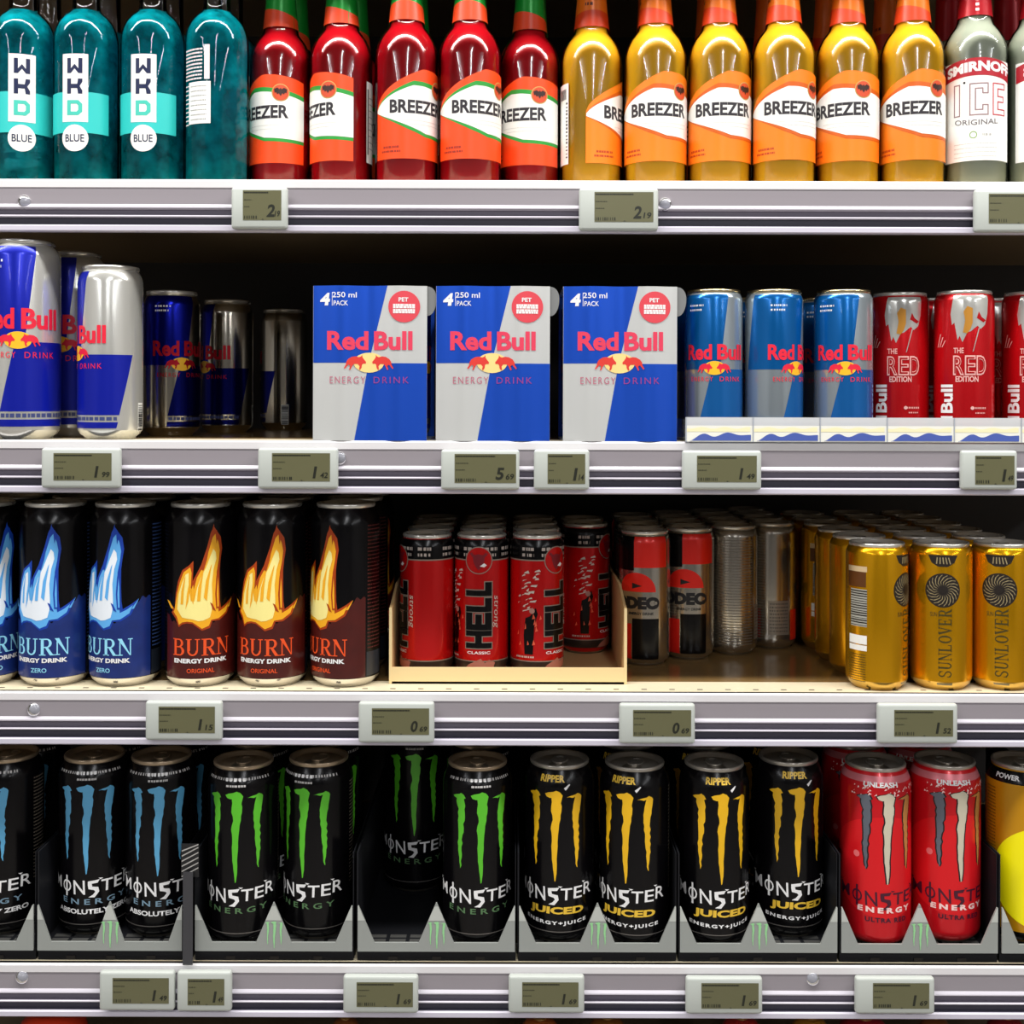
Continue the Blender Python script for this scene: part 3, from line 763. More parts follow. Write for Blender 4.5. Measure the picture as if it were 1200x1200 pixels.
# turquoise cans and red cans in clear trays
sf_up = mat('can_turquoise', (8, 102, 178), .22, .55, .2)
sf_lo = mat('can_light_blue', (30, 112, 192), .22, .55, .2)
sf_silver = mat('can_pale_silver', (176, 188, 196), .2, .7)
H2, R2 = 136, 26.5
def sf_can():
    q = quad_print(0, sf_up, sf_lo, white_ink, rb_red, rb_gold, H2, .46 * H2)
    return can(R2, H2, 23.4, 9.5, 20.5, sf_silver, paint=lambda b, s: q(b, s, R2), lid_mat=mat('lid_gold_tint', (206, 190, 150), .26, 1.0))
red_can_m = mat('can_red_metal', (206, 16, 26), .26, .5, .2)
def red_paint(b, s):
    A = D2 * R2
    sil = rb_silver
    b.poly([(-24 * A, 131), (-30 * A, 114), (-27 * A, 104), (-22 * A, 106), (-16 * A, 90), (-12 * A, 94), (-7 * A, 88), (2 * A, 97), (9 * A, 98), (16 * A, 101), (22 * A, 103), (28 * A, 100), (38 * A, 104), (44 * A, 114), (46 * A, 131)], sil, 1, s, vs=4)
    b.poly([(-6 * A, 97), (-2 * A, 108), (-5 * A, 116), (2 * A, 121), (12 * A, 119), (12 * A, 106), (8 * A, 100), (2 * A, 96)], mat('can_splash_gold', (214, 150, 60), .3, .4), 2, s, vs=4)
    b.poly([(24 * A, 101), (26 * A, 101), (14 * A, 80), (12 * A, 79)], sil, 1, s)
    b.poly([(20 * A, 110), (34 * A, 106), (40 * A, 108), (30 * A, 111), (24 * A, 116)], red_can_m, 2, s)
    wi = mat('can_pale_print', (232, 176, 170), .4)
    b.text('THE', -14 * A, 80.5, 9, 5, wi, 2, s, bold=.02)
    for ch, u in (('R', -14), ('E', 8), ('D', 30)):
        b.text(ch, u * A, 67, 9.5, 18, wi, 2, s, bold=.03)
        b.text(ch, u * A, 67, 7.2, 15, red_can_m, 3, s, bold=-.012)
    b.text('EDITION', 2 * A, 54.5, 20, 5.4, wi, 2, s, bold=.03)
    b.text('Red', -38 * A, 8.5, 24, 12.5, white_ink, 2, s, rot=90, bold=.03)
    b.text('Bull', -38 * A, 36.5, 26, 12.5, white_ink, 2, s, rot=90, bold=.03)
    b.dashes(14 * A, 40 * A, 28, 1.6, wi, 2, s); b.dashes(18 * A, 38 * A, 23.5, 1.2, wi, 2, s)
    b.disc(12 * A, 28, 1.6, wi, 2, s)
    for k in range(3): b.poly([((-62 + 6 * k) * A, 84), ((-60 + 6 * k) * A, 84), ((-52 + 6 * k) * A, 96 - 3 * k), ((-54 + 6 * k) * A, 96 - 3 * k)], wi, 2, s)
ps, prd = sf_can(), can(R2, H2, 23.4, 9.5, 20.5, red_can_m, paint=red_paint)
ZT = Z2 + 3
for px, ang, lb in ((836, 10, 'turquoise blue can beside the right four-pack'), (906.5, 56, 'turquoise blue can in the middle of three, turned to the right'), (988, 12, 'turquoise blue can touching the first red can')):
    place(ps, at(px, 32), 32, ZT, face_turn(px, ang), lb, 'turquoise cans in clear trays')
for px, y, ang, lb in ((1054, 58, 0, 'red can with silver splash beside the turquoise cans'), (1129.5, 36, 4, 'red can with silver splash, middle of the three red ones'), (1209, 44, 2, 'red can cut by the right edge above the clear trays')):
    place(prd, at(px, y), y, ZT, face_turn(px, ang), lb, 'red cans in clear trays')
for px, lb, p_ in ((836, 'first turquoise', ps), (906.5, 'second turquoise', ps), (988, 'third turquoise', ps), (1054, 'first red', prd), (1129.5, 'second red', prd), (1209, 'last red', prd)):
    y = 118
    place(p_, at(px, 36) + (3 if p_ is prd else 0), y, ZT, rnd.uniform(-1, 1), '%s can of the second row, behind its twin in the clear tray' % lb, 'cans behind in the clear trays')
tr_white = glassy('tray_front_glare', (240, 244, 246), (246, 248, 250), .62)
tr_print = mat('tray_print_white', (242, 242, 232), .25, coat=.5)
tr_blue = mat('tray_print_blue', (78, 98, 176), .3, coat=.5)
tr_yel = mat('tray_print_cream', (246, 240, 196), .3, coat=.5)
def clear_tray():
    t = empty('can_tray', '', 'tray')
    W = 60.2; h = W / 2
    MB().box(-h, h, -1, 330, 0, 2.6, clear_plastic).build('base', t)
    MB().box(-h, -h + 1.2, -1, 330, 2.6, 20, clear_plastic).build('divider', t)
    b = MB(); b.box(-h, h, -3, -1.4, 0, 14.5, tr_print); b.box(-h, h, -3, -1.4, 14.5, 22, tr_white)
    s = plane(-3)
    b.poly(lerp_poly(lambda u: 9, lambda u: 12.5 + .8 * math.sin(u * .3), -h + 1, h - 2, 16), tr_yel, 1, s)
    hump = lambda u: 1.2 + 6.8 * max(0, min(1, (u + h - 3) / 16)) * (.8 + .2 * math.sin((u + h) * .22 - 1.2)) + .9 * math.sin(u * .3)
    b.poly(lerp_poly(lambda u: 1.0, hump, -h + 4, h - 1.5, 24), tr_blue, 2, s)
    b.rect(-h, -h + 1.0, 0, 22, mat('tray_edge', (170, 176, 186), .2), 2, s)
    b.build('front_panel', t)
    return t
ct = clear_tray()
for k, lb in enumerate(('first clear tray from the right four-pack, under the first turquoise can', 'clear tray with printed blue hills under the middle turquoise can', 'clear tray with printed hills under the third turquoise can',
                        'clear tray with printed hills under the first red can', 'clear tray with printed hills under the middle red can', 'clear tray cut by the right edge of the photo')):
    px = 842.5 + 78.5 * k
    place(ct, at(px, -2), 0, Z2 + .2, 0.0, lb, 'clear trays with a printed front')

# ------------------------------------------------------------------ flame cans
Z3 = SZ[3]
FR, FH = 32.6, 168.0
def fm(pts, mirror=False):
    o = []
    for x, y in pts:
        xx = max(-.97, min(.97, (x - 283) / 6.563 / 33.0)); o.append((math.asin(xx) * 33.0, 265 - ((y / 5.105 + 580) - 467) / 1.2856))
    return o
FL_OUT = fm([(88, 640), (118, 672), (132, 690), (138, 600), (152, 520), (176, 455), (216, 425), (240, 398), (240, 440), (236, 520), (246, 500), (284, 425), (318, 320), (340, 230), (358, 195), (376, 225), (398, 260), (406, 330), (398, 390), (392, 450), (392, 560), (394, 640), (400, 690), (440, 660), (464, 632), (452, 680), (436, 726), (392, 762), (350, 764), (336, 804), (290, 818), (262, 796), (236, 776), (204, 772), (176, 780), (156, 798), (138, 748), (114, 712), (122, 700)])
FL_MID = fm([(132, 695), (146, 600), (162, 530), (184, 468), (222, 436), (230, 470), (226, 560), (240, 580), (260, 500), (298, 430), (328, 340), (350, 262), (366, 240), (384, 290), (392, 340), (386, 400), (374, 470), (378, 560), (384, 660), (386, 712), (420, 692), (444, 668), (430, 716), (388, 750), (344, 756), (330, 790), (290, 806), (264, 786), (236, 766), (204, 762), (176, 768), (158, 784), (146, 738), (126, 708)])
FL_IN = fm([(148, 690), (156, 600), (176, 530), (196, 480), (214, 470), (214, 560), (226, 640), (246, 640), (262, 560), (282, 500), (312, 440), (338, 370), (354, 330), (368, 350), (372, 390), (356, 450), (346, 540), (350, 640), (346, 700), (336, 740), (300, 756), (270, 760), (236, 748), (204, 744), (176, 738)])
FL_LICKS = [(fm(p), m, l) for p, m, l in (
 ([(372, 690), (366, 600), (372, 500), (380, 440), (388, 500), (386, 600), (390, 690)], 0, 5), ([(378, 680), (374, 600), (380, 500), (384, 560), (386, 680)], 1, 6),
 ([(262, 640), (268, 560), (292, 470), (300, 450), (288, 540), (280, 640)], 1, 5), ([(300, 620), (312, 520), (340, 430), (346, 420), (330, 520), (318, 640)], 1, 5),
 ([(168, 660), (172, 580), (190, 500), (196, 490), (186, 580), (182, 660)], 1, 5), ([(196, 690), (204, 600), (218, 520), (222, 560), (212, 640)], 1, 5),
 ([(330, 330), (344, 250), (352, 200), (358, 180), (360, 230), (348, 300)], 0, 2.5), ([(88, 640), (104, 650), (126, 690), (112, 690)], 1, 3), ([(438, 690), (466, 630), (448, 690)], 1, 4),
 ([(366, 230), (374, 215), (380, 260), (372, 300)], 0, 5), ([(286, 450), (312, 380), (326, 310), (330, 320), (318, 390), (298, 460)], 0, 4.5))]
FL_GAP = fm([(232, 560), (240, 540), (246, 600), (240, 660), (234, 640)])
FL_GAP2 = fm([(336, 650), (350, 660), (370, 705), (352, 695)])
def serif(b, ch, u, v, wd, ht, m, layer, s, rot=0):
    """hand-drawn serif capitals in a 0..1 box"""
    T, t, k = .2, .075, .055
    def P(*r): return [(r[i], r[i + 1]) for i in range(0, len(r), 2)]
    def R(x0, x1, y0, y1): return P(x0, y0, x1, y0, x1, y1, x0, y1)
    def arc(cx, cy, rx, ry, a0, a1, th_x, th_y, n=12):
        o = []; i_ = []
        for j in range(n + 1):
            a = math.radians(a0 + (a1 - a0) * j / n)
            o.append((cx + rx * math.cos(a), cy + ry * math.sin(a))); i_.append((cx + (rx - th_x) * math.cos(a), cy + (ry - th_y) * math.sin(a)))
        return o + i_[::-1]
    G = {
     'B': [R(.14, .34, 0, 1), R(.02, .34, 0, k), R(.02, .34, 1 - k, 1), R(.3, .55, 1 - t, 1), R(.3, .55, .48, .55), R(.3, .58, 0, t), arc(.53, .75, .33, .25, -90, 90, .18, .07), arc(.56, .275, .38, .275, -90, 90, .2, .07)],
     'U': [R(.1, .3, .3, 1), R(0, .4, 1 - k, 1), R(.74, .83, .3, 1), R(.62, .96, 1 - k, 1), arc(.465, .31, .365, .31, 180, 360, .15, .09)],
     'R': [R(.14, .34, 0, 1), R(.02, .46, 0, k), R(.02, .34, 1 - k, 1), R(.3, .55, 1 - t, 1), R(.3, .55, .45, .52), arc(.53, .725, .33, .275, -90, 90, .18, .07), P(.42, .47, .62, .47, .98, 0, .74, 0), R(.74, 1.04, 0, k)],
     'N': [R(.12, .2, 0, 1), R(0, .34, 0, k), P(.0, 1, .28, 1, .86, 0, .8, 0), R(.8, .88, 0, 1), R(.68, 1.0, 1 - k, 1)],
     'S': [arc(.5, .74, .36, .26, 20, 270, .15, .08), arc(.5, .26, .38, .27, -160, 90, .16, .08), R(.78, .86, .68, .92), R(.12, .2, .08, .34)],
     'L': [R(.14, .34, 0, 1), R(.02, .46, 0, k), R(.02, .46, 1 - k, 1), R(.3, .86, 0, t), R(.8, .88, 0, .28)],
     'O': [arc(.5, .5, .47, .5, 0, 360, .2, .07, 28)],
     'V': [P(0, 1, .26, 1, .56, .16, .48, 0), P(.48, 0, .58, 0, .9, 1, .8, 1), R(0, .38, 1 - k, 1), R(.68, 1.0, 1 - k, 1)],
     'E': [R(.14, .34, 0, 1), R(.02, .46, 0, k), R(.02, .46, 1 - k, 1), R(.3, .84, 0, t), R(.3, .82, 1 - t, 1), R(.3, .64, .47, .54), R(.76, .84, 0, .26), R(.74, .82, .76, 1), R(.58, .65, .38, .63)],
    }[ch]
    for p in G:
        q = []
        for x, y in p:
            a, c = (x - .5) * wd, (y - .5) * ht
            if rot == 90: a, c = -c, a
            q.append((u + a, v + c))
        b.poly(q, m, layer, s)
def flame_paint(blue):
    p = 'blue' if blue else 'orange'
    c_out = mat('flame_outer_' + p, (20, 64, 170) if blue else (170, 62, 8), .35)
    c_mid = mat('flame_mid_' + p, (96, 176, 240) if blue else (246, 176, 34), .35)
    c_in = mat('flame_core_' + p, (236, 244, 252) if blue else (252, 238, 150), .35)
    c_low = mat('flame_base_' + p, (22, 44, 112) if blue else (72, 18, 14), .3, coat=.2, noise=.35, nscale=70)
    c_txt = mat('flame_text_' + p, (150, 222, 250) if blue else (238, 84, 34), .4)
    def f(b, s):
        A = D2 * FR
        b.poly(lerp_poly(lambda u: 9, lambda u: (60 if u < 12 else 60 + min(22, (u - 12) * .9)) + 1.2 * math.sin(u * .9) + (0 if u > -28 else min(20, (-28 - u) * .9)), -66 * A, 80 * A, 60), c_low, 1, s)
        b.poly(FL_OUT, c_out, 2, s); b.poly(FL_MID, c_mid, 3, s); b.poly(FL_IN, c_in, 4, s)
        for p_, m_, l_ in FL_LICKS: b.poly(p_, (c_out, c_mid, c_in)[m_], l_, s)
        b.poly(FL_GAP, c_mid, 5, s); b.poly(FL_GAP2, c_out, 5, s)
        for i, ch in enumerate('BURN'):
            serif(b, ch, -20.6 + 13.9 * i, 37.4, 13.2, 15.4, c_txt, 3, s)
        b.text('ENERGY DRINK', 0, 25, 51, 4.2, white_ink, 3, s, bold=.04)
        b.text('ZERO' if blue else 'ORIGINAL', 0, 16, 15 if blue else 25, 4.0, c_txt, 3, s, bold=.01)
        tx = mat('flame_side_text_' + p, (60, 90, 150) if blue else (92, 30, 26), .4)
        for k in range(34): b.dashes(84 * A, 118 * A, 148 - 3.4 * k, 1.1, tx, 1, s, .7)
        b.rect(82 * A, 120 * A, 10, 32, mat('side_panel_dark', (30, 36, 46), .3), 1, s)
    return f
lid_dark = mat('lid_smoked', (150, 146, 140), .28, 1.0)
silver_rim = mat('rim_silver', (222, 218, 210), .22, .9)
fb = can(FR - .3, FH, 26.5, 20, 27, black_can, rim_low=silver_rim, paint=flame_paint(True), lid_mat=alu)
fo = can(FR - .3, FH, 26.5, 20, 27, black_can, rim_low=silver_rim, paint=flame_paint(False), lid_mat=alu)
YF = 45
flames = [(fb, -17.5, 15, 'black can with blue flame, cut by the left edge of the photo'), (fb, 66, -27, 'black can with blue flame, first whole one from the left'), (fb, 148, -38, 'black can with blue flame beside the first orange flame can'),
          (fo, 236, 0, 'black can with orange flame turned fully to the front, left of three'), (fo, 320, -14, 'black can with orange flame, middle of three'), (fo, 406, -47, 'black can with orange flame, turned away, beside the cardboard tray')]
for p_, px, ang, lb in flames: place(p_, at(px, YF), YF, Z3, face_turn(px, ang), lb, 'flame cans at the front')
for r in (1, 2):
    for i, (p_, px, ang, lb) in enumerate(flames):
        w_ = ('cut blue', 'first whole blue', 'second whole blue', 'left orange', 'middle orange', 'right orange')[i]
        place(p_, at(px, YF), YF + 67 * r, Z3, rnd.uniform(-.8, .8), 'black can %s behind the %s flame can, only its rim showing' % ('directly' if r == 1 else 'two rows', w_), 'flame cans behind')

# ------------------------------------------------------------------ cardboard tray with red and black cans
ty0 = 33; txL, txR = at(457, ty0), at(735.5, ty0); tw = txR - txL
t = empty('cardboard_tray', 'low kraft cardboard tray holding the red and black cans', 'tray')
t.location = ((txL + txR) / 2000, ty0 * .001, (Z3 + .2) * .001)
h = tw / 2
MB().box(-h, h, 0, 262, 0, 2, card).build('bottom', t)
b = MB(); b.box(-h, h, 0, 2.4, 0, 15, card_edge); b.build('front_wall', t)
for sx in (-1, 1):
    b = MB(); x0, x1 = (h - 2.4, h) if sx > 0 else (-h, -h + 2.4)
    i = len(b.v); pr_ = [(2.4, 2), (262, 2), (262, 84), (60, 84), (2.4, 70)]
    b.extr_x(pr_, x0, x1, card)
    b.box(x0 - .1, x1 + .1, -.2, 2.4, 0, 70, card_edge)
    b.build('side_wall', t)
MB().box(-h + 2.4, h - 2.4, 259.6, 262, 2, 84, card).build('rear_wall', t)
HR, HH = 25.9, 134.0
hell_red = mat('can_scarlet_metal', (214, 18, 20), .25, .5, .2)
steel_ink = mat('steel_outline', (150, 140, 128), .35, .3)
def hell_paint(b, s):
    A = D2 * HR
    ring(b, s, HR, 111, 129.6, black_can, 1, vs=4); ring(b, s, HR, 110, 111.2, steel_ink, 2)
    ring(b, s, HR, 7, 15, mat('can_dark_base', (60, 50, 44), .3, .4), 1); ring(b, s, HR, 15, 16, steel_ink, 2)
    for off in (0,):
        for i in range(2):
            x = (-170 + 0 * i) * A
        for a0 in (-62, -20, 26, 66, 120, -130):
            b.dashes((a0 - 14) * A, (a0 + 14) * A, 121, 3.0, white_ink if False else mat('band_print', (176, 164, 156), .4), 2, s, .75)
            b.dashes((a0 - 14) * A, (a0 + 12) * A, 115.4, 2.8, M['band_print'], 2, s, .6)
    # round emblem
    b.disc(0, 110.5, 13, steel_ink, 3, s, n=36); b.disc(0, 110.5, 12.1, hell_red, 4, s, n=36)
    dev = [(0, -9), (3.2, -5), (5, -1), (5.4, 3), (8.6, 6.6), (6.6, 8), (4, 5.4), (0, 6.4), (-4, 5.4), (-6.6, 8), (-8.6, 6.6), (-5.4, 3), (-5, -1), (-3.2, -5)]
    b.poly([(x, 110 + y) for x, y in dev], mat('emblem_dark_red', (120, 14, 30), .35), 5, s)
    b.poly([(1, 105), (5, 108), (7.5, 106), (5, 104)], white_ink, 6, s)
    # the vertical word
    for i, (ch, v) in enumerate((('H', 36), ('E', 53), ('L', 68.5), ('L', 83.5))):
        hh = 16.5 if ch in 'HE' else 13
        st = {'H': [(0, .3, 0, 1), (.7, 1, 0, 1), (.3, .7, .38, .62)], 'E': [(0, .34, 0, 1), (.34, 1, 0, .26), (.34, .9, .38, .62), (.34, 1, .74, 1)], 'L': [(0, .4, 0, 1), (.4, 1, 0, .26)]}[ch]
        for lay, gr, m_ in ((3, .9, steel_ink), (4, 0, black_can)):
            for (x0, x1, y0, y1) in st:      # letter x runs up the can, letter y runs to the left
                b.rect(12.4 - y1 * 24.8 - gr, 12.4 - y0 * 24.8 + gr, v - hh / 2 + x0 * hh - gr, v - hh / 2 + x1 * hh + gr, m_, lay, s)
    b.text('CLASSIC', 0, 23.5, 22, 2.6, white_ink, 3, s, bold=.02)
    b.poly([(-14, 7.5), (14, 7.5), (16, 14), (10, 17), (6, 14), (2, 18), (-4, 15), (-10, 12)], mat('rubble_print', (176, 110, 92), .5), 2, s)
    # scribbled white script and a dark figure at the left quarter
    r_ = random.Random(5)
    for c in (-66, ):
        for k in range(26):
            u = (c - 14) * A + r_.uniform(-2, 12); v = 62 + k * 1.5
            u += (k - 13) * .35
            b.poly([(u, v), (u + r_.uniform(2, 6), v + r_.uniform(-.6, 2)), (u + r_.uniform(2, 7), v + r_.uniform(1.6, 3)), (u + .6, v + 1.2)], mat('script_white', (206, 196, 186), .4), 3, s)
        b.poly([((c - 4) * A, 22), ((c + 14) * A, 22), ((c + 17) * A, 50), ((c + 24) * A, 60), ((c + 20) * A, 66), ((c + 8) * A, 58), ((c - 2) * A, 56), ((c - 6) * A, 40)], black_can, 3, s)
        b.disc((c + 12) * A, 63, 2.6, mat('figure_skin', (180, 130, 120), .5), 4, s)
        for k in range(10):
            u = (c - 22 + r_.uniform(0, 50)) * A; v = r_.uniform(20, 56)
            b.poly([(u, v), (u + r_.uniform(1, 3), v + 1), (u + r_.uniform(0, 2), v + r_.uniform(3, 7))], mat('crowd_print', (226, 90, 60), .45), 4, s)
        b.dashes((c - 24) * A, (c + 16) * A, 19.5, 1.6, M['script_white'], 4, s)
    b.text('strong', 36 * A, 62, 30, 6, M['script_white'], 3, s, rot=-90, shear=.2)
ph_ = can(HR - .2, HH, 22.5, 12, 20.5, hell_red, paint=hell_paint, lid_mat=alu)
zc = Z3 + 2.4
hell = [(501, 73, -72, 'red can showing its plain side, leftmost in the cardboard tray'), (565, 73, -6, 'red can with a vertical black word facing front in the cardboard tray'), (630, 73, 44, 'red can with white script left and black word right in the cardboard tray'),
        (685.8, 174, 62, 'shaded red can set back at the right of the cardboard tray')]
for px, y, ang, lb in hell: place(ph_, at(px, y), y, zc, face_turn(px, ang), lb, 'red and black cans in the cardboard tray')
wx = [at(501, 73), at(565, 73), at(630, 73), at(685.8, 174)]
for r in (1, 2, 3):
    for i, x in enumerate(wx):
        y = (73 if i < 3 else 174) + 54 * r
        if y > 240: continue
        place(ph_, x, y, zc, rnd.uniform(-3, 3), 'red can in the %s row behind the %s red can of the tray' % (('second', 'third', 'fourth')[r - 1], ('plain', 'lettered', 'scripted', 'shaded')[i]), 'red cans behind in the cardboard tray')

# ------------------------------------------------------------------ silver, black and red cans
ro_red = mat('can_bright_red', (232, 34, 22), .3, .2, .2)
ro_silver = mat('can_brushed_silver', (196, 190, 178), .22, .95)
def rodeo_paint(b, s):
    A = D2 * HR
    b.rect(-24 * A, 55 * A, 98, 128.5, ro_red, 1, s, vs=4)
    b.rect(-80 * A, -24 * A, 95, 128.5, black_can, 1, s, vs=4)
    n = 20; rr = 20
    b.poly([(-19 * A + rr * math.cos(math.pi * k / n), 74 + 19 * math.sin(math.pi * k / n)) for k in range(n + 1)], ro_red, 2, s)
    b.poly([(-19 * A - 4, 83), (-19 * A + 6, 80), (-19 * A - 4, 77)], black_ink, 3, s)
    b.text('RODEO', -30 * A, 63, 58, 12.5, black_ink, 2, s, bold=.07)
    b.disc(25 * A, 63, 1.6, ro_silver, 4, s)
    b.text('ENERGY DRINK', -8 * A, 52.5, 26, 2.6, black_ink, 2, s, bold=.02)
    b.rect(-28 * A, 33 * A, 7, 47.5, black_can, 1, s)
    b.rect(-60 * A, -30 * A, 7, 42, ro_red, 1, s)
    for k in range(38):
        b.dashes(95 * A, 178 * A, 12 + 2.9 * k, 1.0, mat('ingredient_print', (120, 112, 100), .4), 1, s, .7)
    b.rect(-172 * A, -120 * A, 16, 52, mat('nutrition_box', (160, 150, 136), .35, .5), 1, s)
    for k in range(9): b.dashes(-168 * A, -124 * A, 20 + 3.6 * k, 1.2, black_ink, 2, s, .5)
    b.rect(-116 * A, -88 * A, 10, 42, ro_red, 1, s)
pro = can(HR - .2, HH, 22.5, 12, 20.5, ro_silver, paint=rodeo_paint, lid_mat=alu)
rod = [(756, 131, 0, 'silver, red and black can just right of the cardboard tray'), (808, 158, 9, 'silver, red and black can, second from the cardboard tray'),
       (859, 182, -128, 'silver can turned to its printed text, beside the red and black ones'), (905, 212, 165, 'silver can with a boxed text, furthest right of the silver cans')]
for px, y, ang, lb in rod: place(pro, at(px, y), y, Z3, face_turn(px, ang), lb, 'silver red and black cans')
rx = [(at(px, y), y) for px, y, a, l in rod]
for i, (x, y) in enumerate(rx):
    for r in (1, 2, 3):
        yy = y + 54 * r
        if yy > 400: continue
        place(pro, x + r * 1.0, yy, Z3, rnd.uniform(-3, 3), 'silver can in the %s row behind the %s' % (('second', 'third', 'fourth')[r - 1], ('can beside the cardboard tray', 'second can from the tray', 'text-side silver can', 'boxed-text silver can')[i]), 'silver cans in shade behind')

# ------------------------------------------------------------------ golden cans
GR, GH = 28.1, 134.0
gold = mat('can_gold_metal', (236, 172, 16), .24, .85, .1)
sun_black = mat('sun_black', (34, 28, 24), .35)
sun_ray = mat('sun_ray', (150, 136, 100), .35)
word_ink = mat('word_olive', (62, 56, 20), .35)
def gold_paint(b, s):
    A = D2 * GR
    b.disc(0, 92, 15.6, sun_black, 1, s, n=40)
    for k in range(20):
        a = 2 * math.pi * k / 20
        def q(r, da): return (r * math.cos(a + da), 92 + r * math.sin(a + da))
        b.poly([q(4.2, 0), q(8, -.12), q(12, -.42), q(14.2, -.62), q(14.1, -.55), q(11.8, -.32), q(7.9, -.03)], sun_ray, 2, s)
    b.disc(0, 92, 3.0, M['sun_black'], 3, s, n=16)
    b.poly([(-13, 124), (-10, 117), (-4, 113.5), (4, 113.5), (10, 117), (13, 124)], sun_black, 1, s, vs=3)
    for k in range(5): b.poly([(-6 + 3 * k, 116), (-5 + 3 * k, 116), (-4.4 + 2.4 * k, 122), (-5.4 + 2.4 * k, 122)], sun_ray, 2, s, vs=3)
    for i, ch in enumerate('SUNLOVER'):
        serif(b, ch, 2.0, 16 + 7.9 * i, 7.4, 11.5, word_ink, 1, s, rot=90)
    b.rect(-5, 9, 5.5, 7.5, sun_ray, 1, s)
    b.text('SUN', -8, 70, 6, 4, word_ink, 1, s)
    # printed panel on the left side
    c = -103
    b.rect((c - 22) * A, (c + 22) * A, 108, 113, mat('panel_cream', (206, 180, 140), .4), 1, s)
    b.rect((c - 22) * A, (c + 20) * A, 94, 108, mat('panel_brown', (90, 50, 14), .4), 1, s)
    b.rect((c - 14) * A, (c + 22) * A, 58, 92, mat('panel_grey', (170, 170, 160), .4), 1, s)
    for k in range(15): b.rect((c - 14) * A, (c + 22) * A, 59 + 2.2 * k, 59 + 2.2 * k + rnd.uniform(.4, 1.2), sun_black, 2, s)
    b.rect((c - 18) * A, (c + 22) * A, 42, 50, paper, 1, s); b.rect((c - 18) * A, (c + 22) * A, 36, 41, paper, 1, s)
    for k in range(12): b.dashes((c - 20) * A, (c + 20) * A, 8 + 2.2 * k, .9, word_ink, 1, s)
pg = can(GR - .2, GH, 24, 10, 23, gold, paint=gold_paint, lid_mat=alu, rim_low=mat('rim_gold', (214, 176, 90), .25, .9))
gx = [(1028, 34, 64), (1103, 36, 4), (1174.5, 36, -4), (1246, 36, 0)]
gl_ = ['golden can turned to a barcode panel, leftmost golden can', 'golden can with black sun emblem, second from left', 'golden can with black sun emblem at the right edge', 'golden can outside the right edge of the photo']
for (px, y, ang), lb in zip(gx[:3], gl_): place(pg, at(px, y), y, Z3, face_turn(px, ang), lb, 'golden cans at the front')
for i, (px, y, ang) in enumerate(gx[:3]):
    for r in range(1, 6):
        place(pg, at(px, y) + rnd.uniform(-.2, .2), y + 57.4 * r, Z3, rnd.uniform(-3, 3), 'golden can in the %s row behind the %s golden can' % (('second', 'third', 'fourth', 'fifth', 'sixth')[r - 1], ('leftmost', 'middle', 'right')[i]), 'golden cans behind')

# ------------------------------------------------------------------ claw cans in grey trays
Z4 = SZ[4]
MR, MH = 32.3, 163.0
def claw(rs, u, v, sc_=1.0, jag=1.0):
    """three ragged claw strokes; list of polygons around (u, v) = top of the middle stroke"""
    out = []
    r_ = random.Random(rs)
    for dx, L, wd, hook, top in ((-19.5, 68, 6.6, 4.6, -.5), (0, 80, 8.8, 5.2, 1), (20.5, 68, 7.4, 6.4, -2)):
        n = 20; lft = []; rgt = []
        for k in range(n + 1):
            q = k / n
            wob = 1.6 * math.sin(q * 7 + dx) * (1 - q)
            w_ = wd * .5 * (1 - q) ** .62 + .12
            y = -L * q
            lft.append((dx + wob - w_ + r_.uniform(-1.3, .7) * jag * (1 - q * .5), y))
            rgt.append((dx + wob + w_ + r_.uniform(-.7, 1.3) * jag * (1 - q * .5), y + r_.uniform(-.8, .8)))
        pts = [(dx - wd * .5 - hook, top - 1.5), (dx - wd * .5 - hook * .4, top - .2), (dx - wd * .2, top + .6), (dx + wd * .1, top + 1.8), (dx + wd * .5, top + .4), (dx + wd * .78, top - 2.6)] + rgt[1:] + lft[::-1][:-1] + [(dx - wd * .55, -4.2), (dx - wd * .6 - hook * .5, -3.2)]
        out.append([(u + x * sc_, v + y * sc_) for x, y in pts])
    return out
def claw_word(b, s, v, m, A, sh=0):
    xs = [(-41.5, 'M', 12.5, 2.0), (-27.5, 'O', 10.5, .3), (-14.5, 'N', 11.5, -.6), (-1.5, 'S', 10.5, -1.6), (10.5, 'T', 11.5, -.2), (22, 'E', 9.5, .6), (33.5, 'R', 11, 2.2)]
    for u, ch, wd, dv in xs:
        u += sh
        if ch == 'S':                                   # angular S with a long top
            b.poly([(u - 5, v + dv + 6.5), (u + 5.4, v + dv + 7.6), (u + 3.6, v + dv + 4.6), (u - 1.6, v + dv + 4.2), (u - 1.2, v + dv + 1.6), (u + 4.2, v + dv + .6), (u + 5.0, v + dv - 3.6), (u + 1, v + dv - 8.6), (u - 4.6, v + dv - 8.2), (u - .6, v + dv - 6), (u + 1.6, v + dv - 3.4), (u + .4, v + dv - 1.8), (u - 4.4, v + dv - .6), (u - 5.0, v + dv + 2.8)], m, 2, s)
        else:
            b.text(ch, u, v + dv, wd * .94, 10.8 if ch != 'N' else 13, m, 2, s, bold=.008 if ch != 'O' else .004, shear=.04 * (1 if u > 0 else -1))
        if ch == 'O': b.poly([(u - 1.0, v + dv - 9.4), (u + 1.2, v + dv - 9.4), (u + .9, v + dv + 9.6), (u - .9, v + dv + 9.6)], m, 3, s)
        if ch in 'MTR': b.poly([(u - wd * .5, v + dv + 6), (u - wd * .5 - 2, v + dv + 7.6), (u - wd * .3, v + dv + 7.2)], m, 3, s)
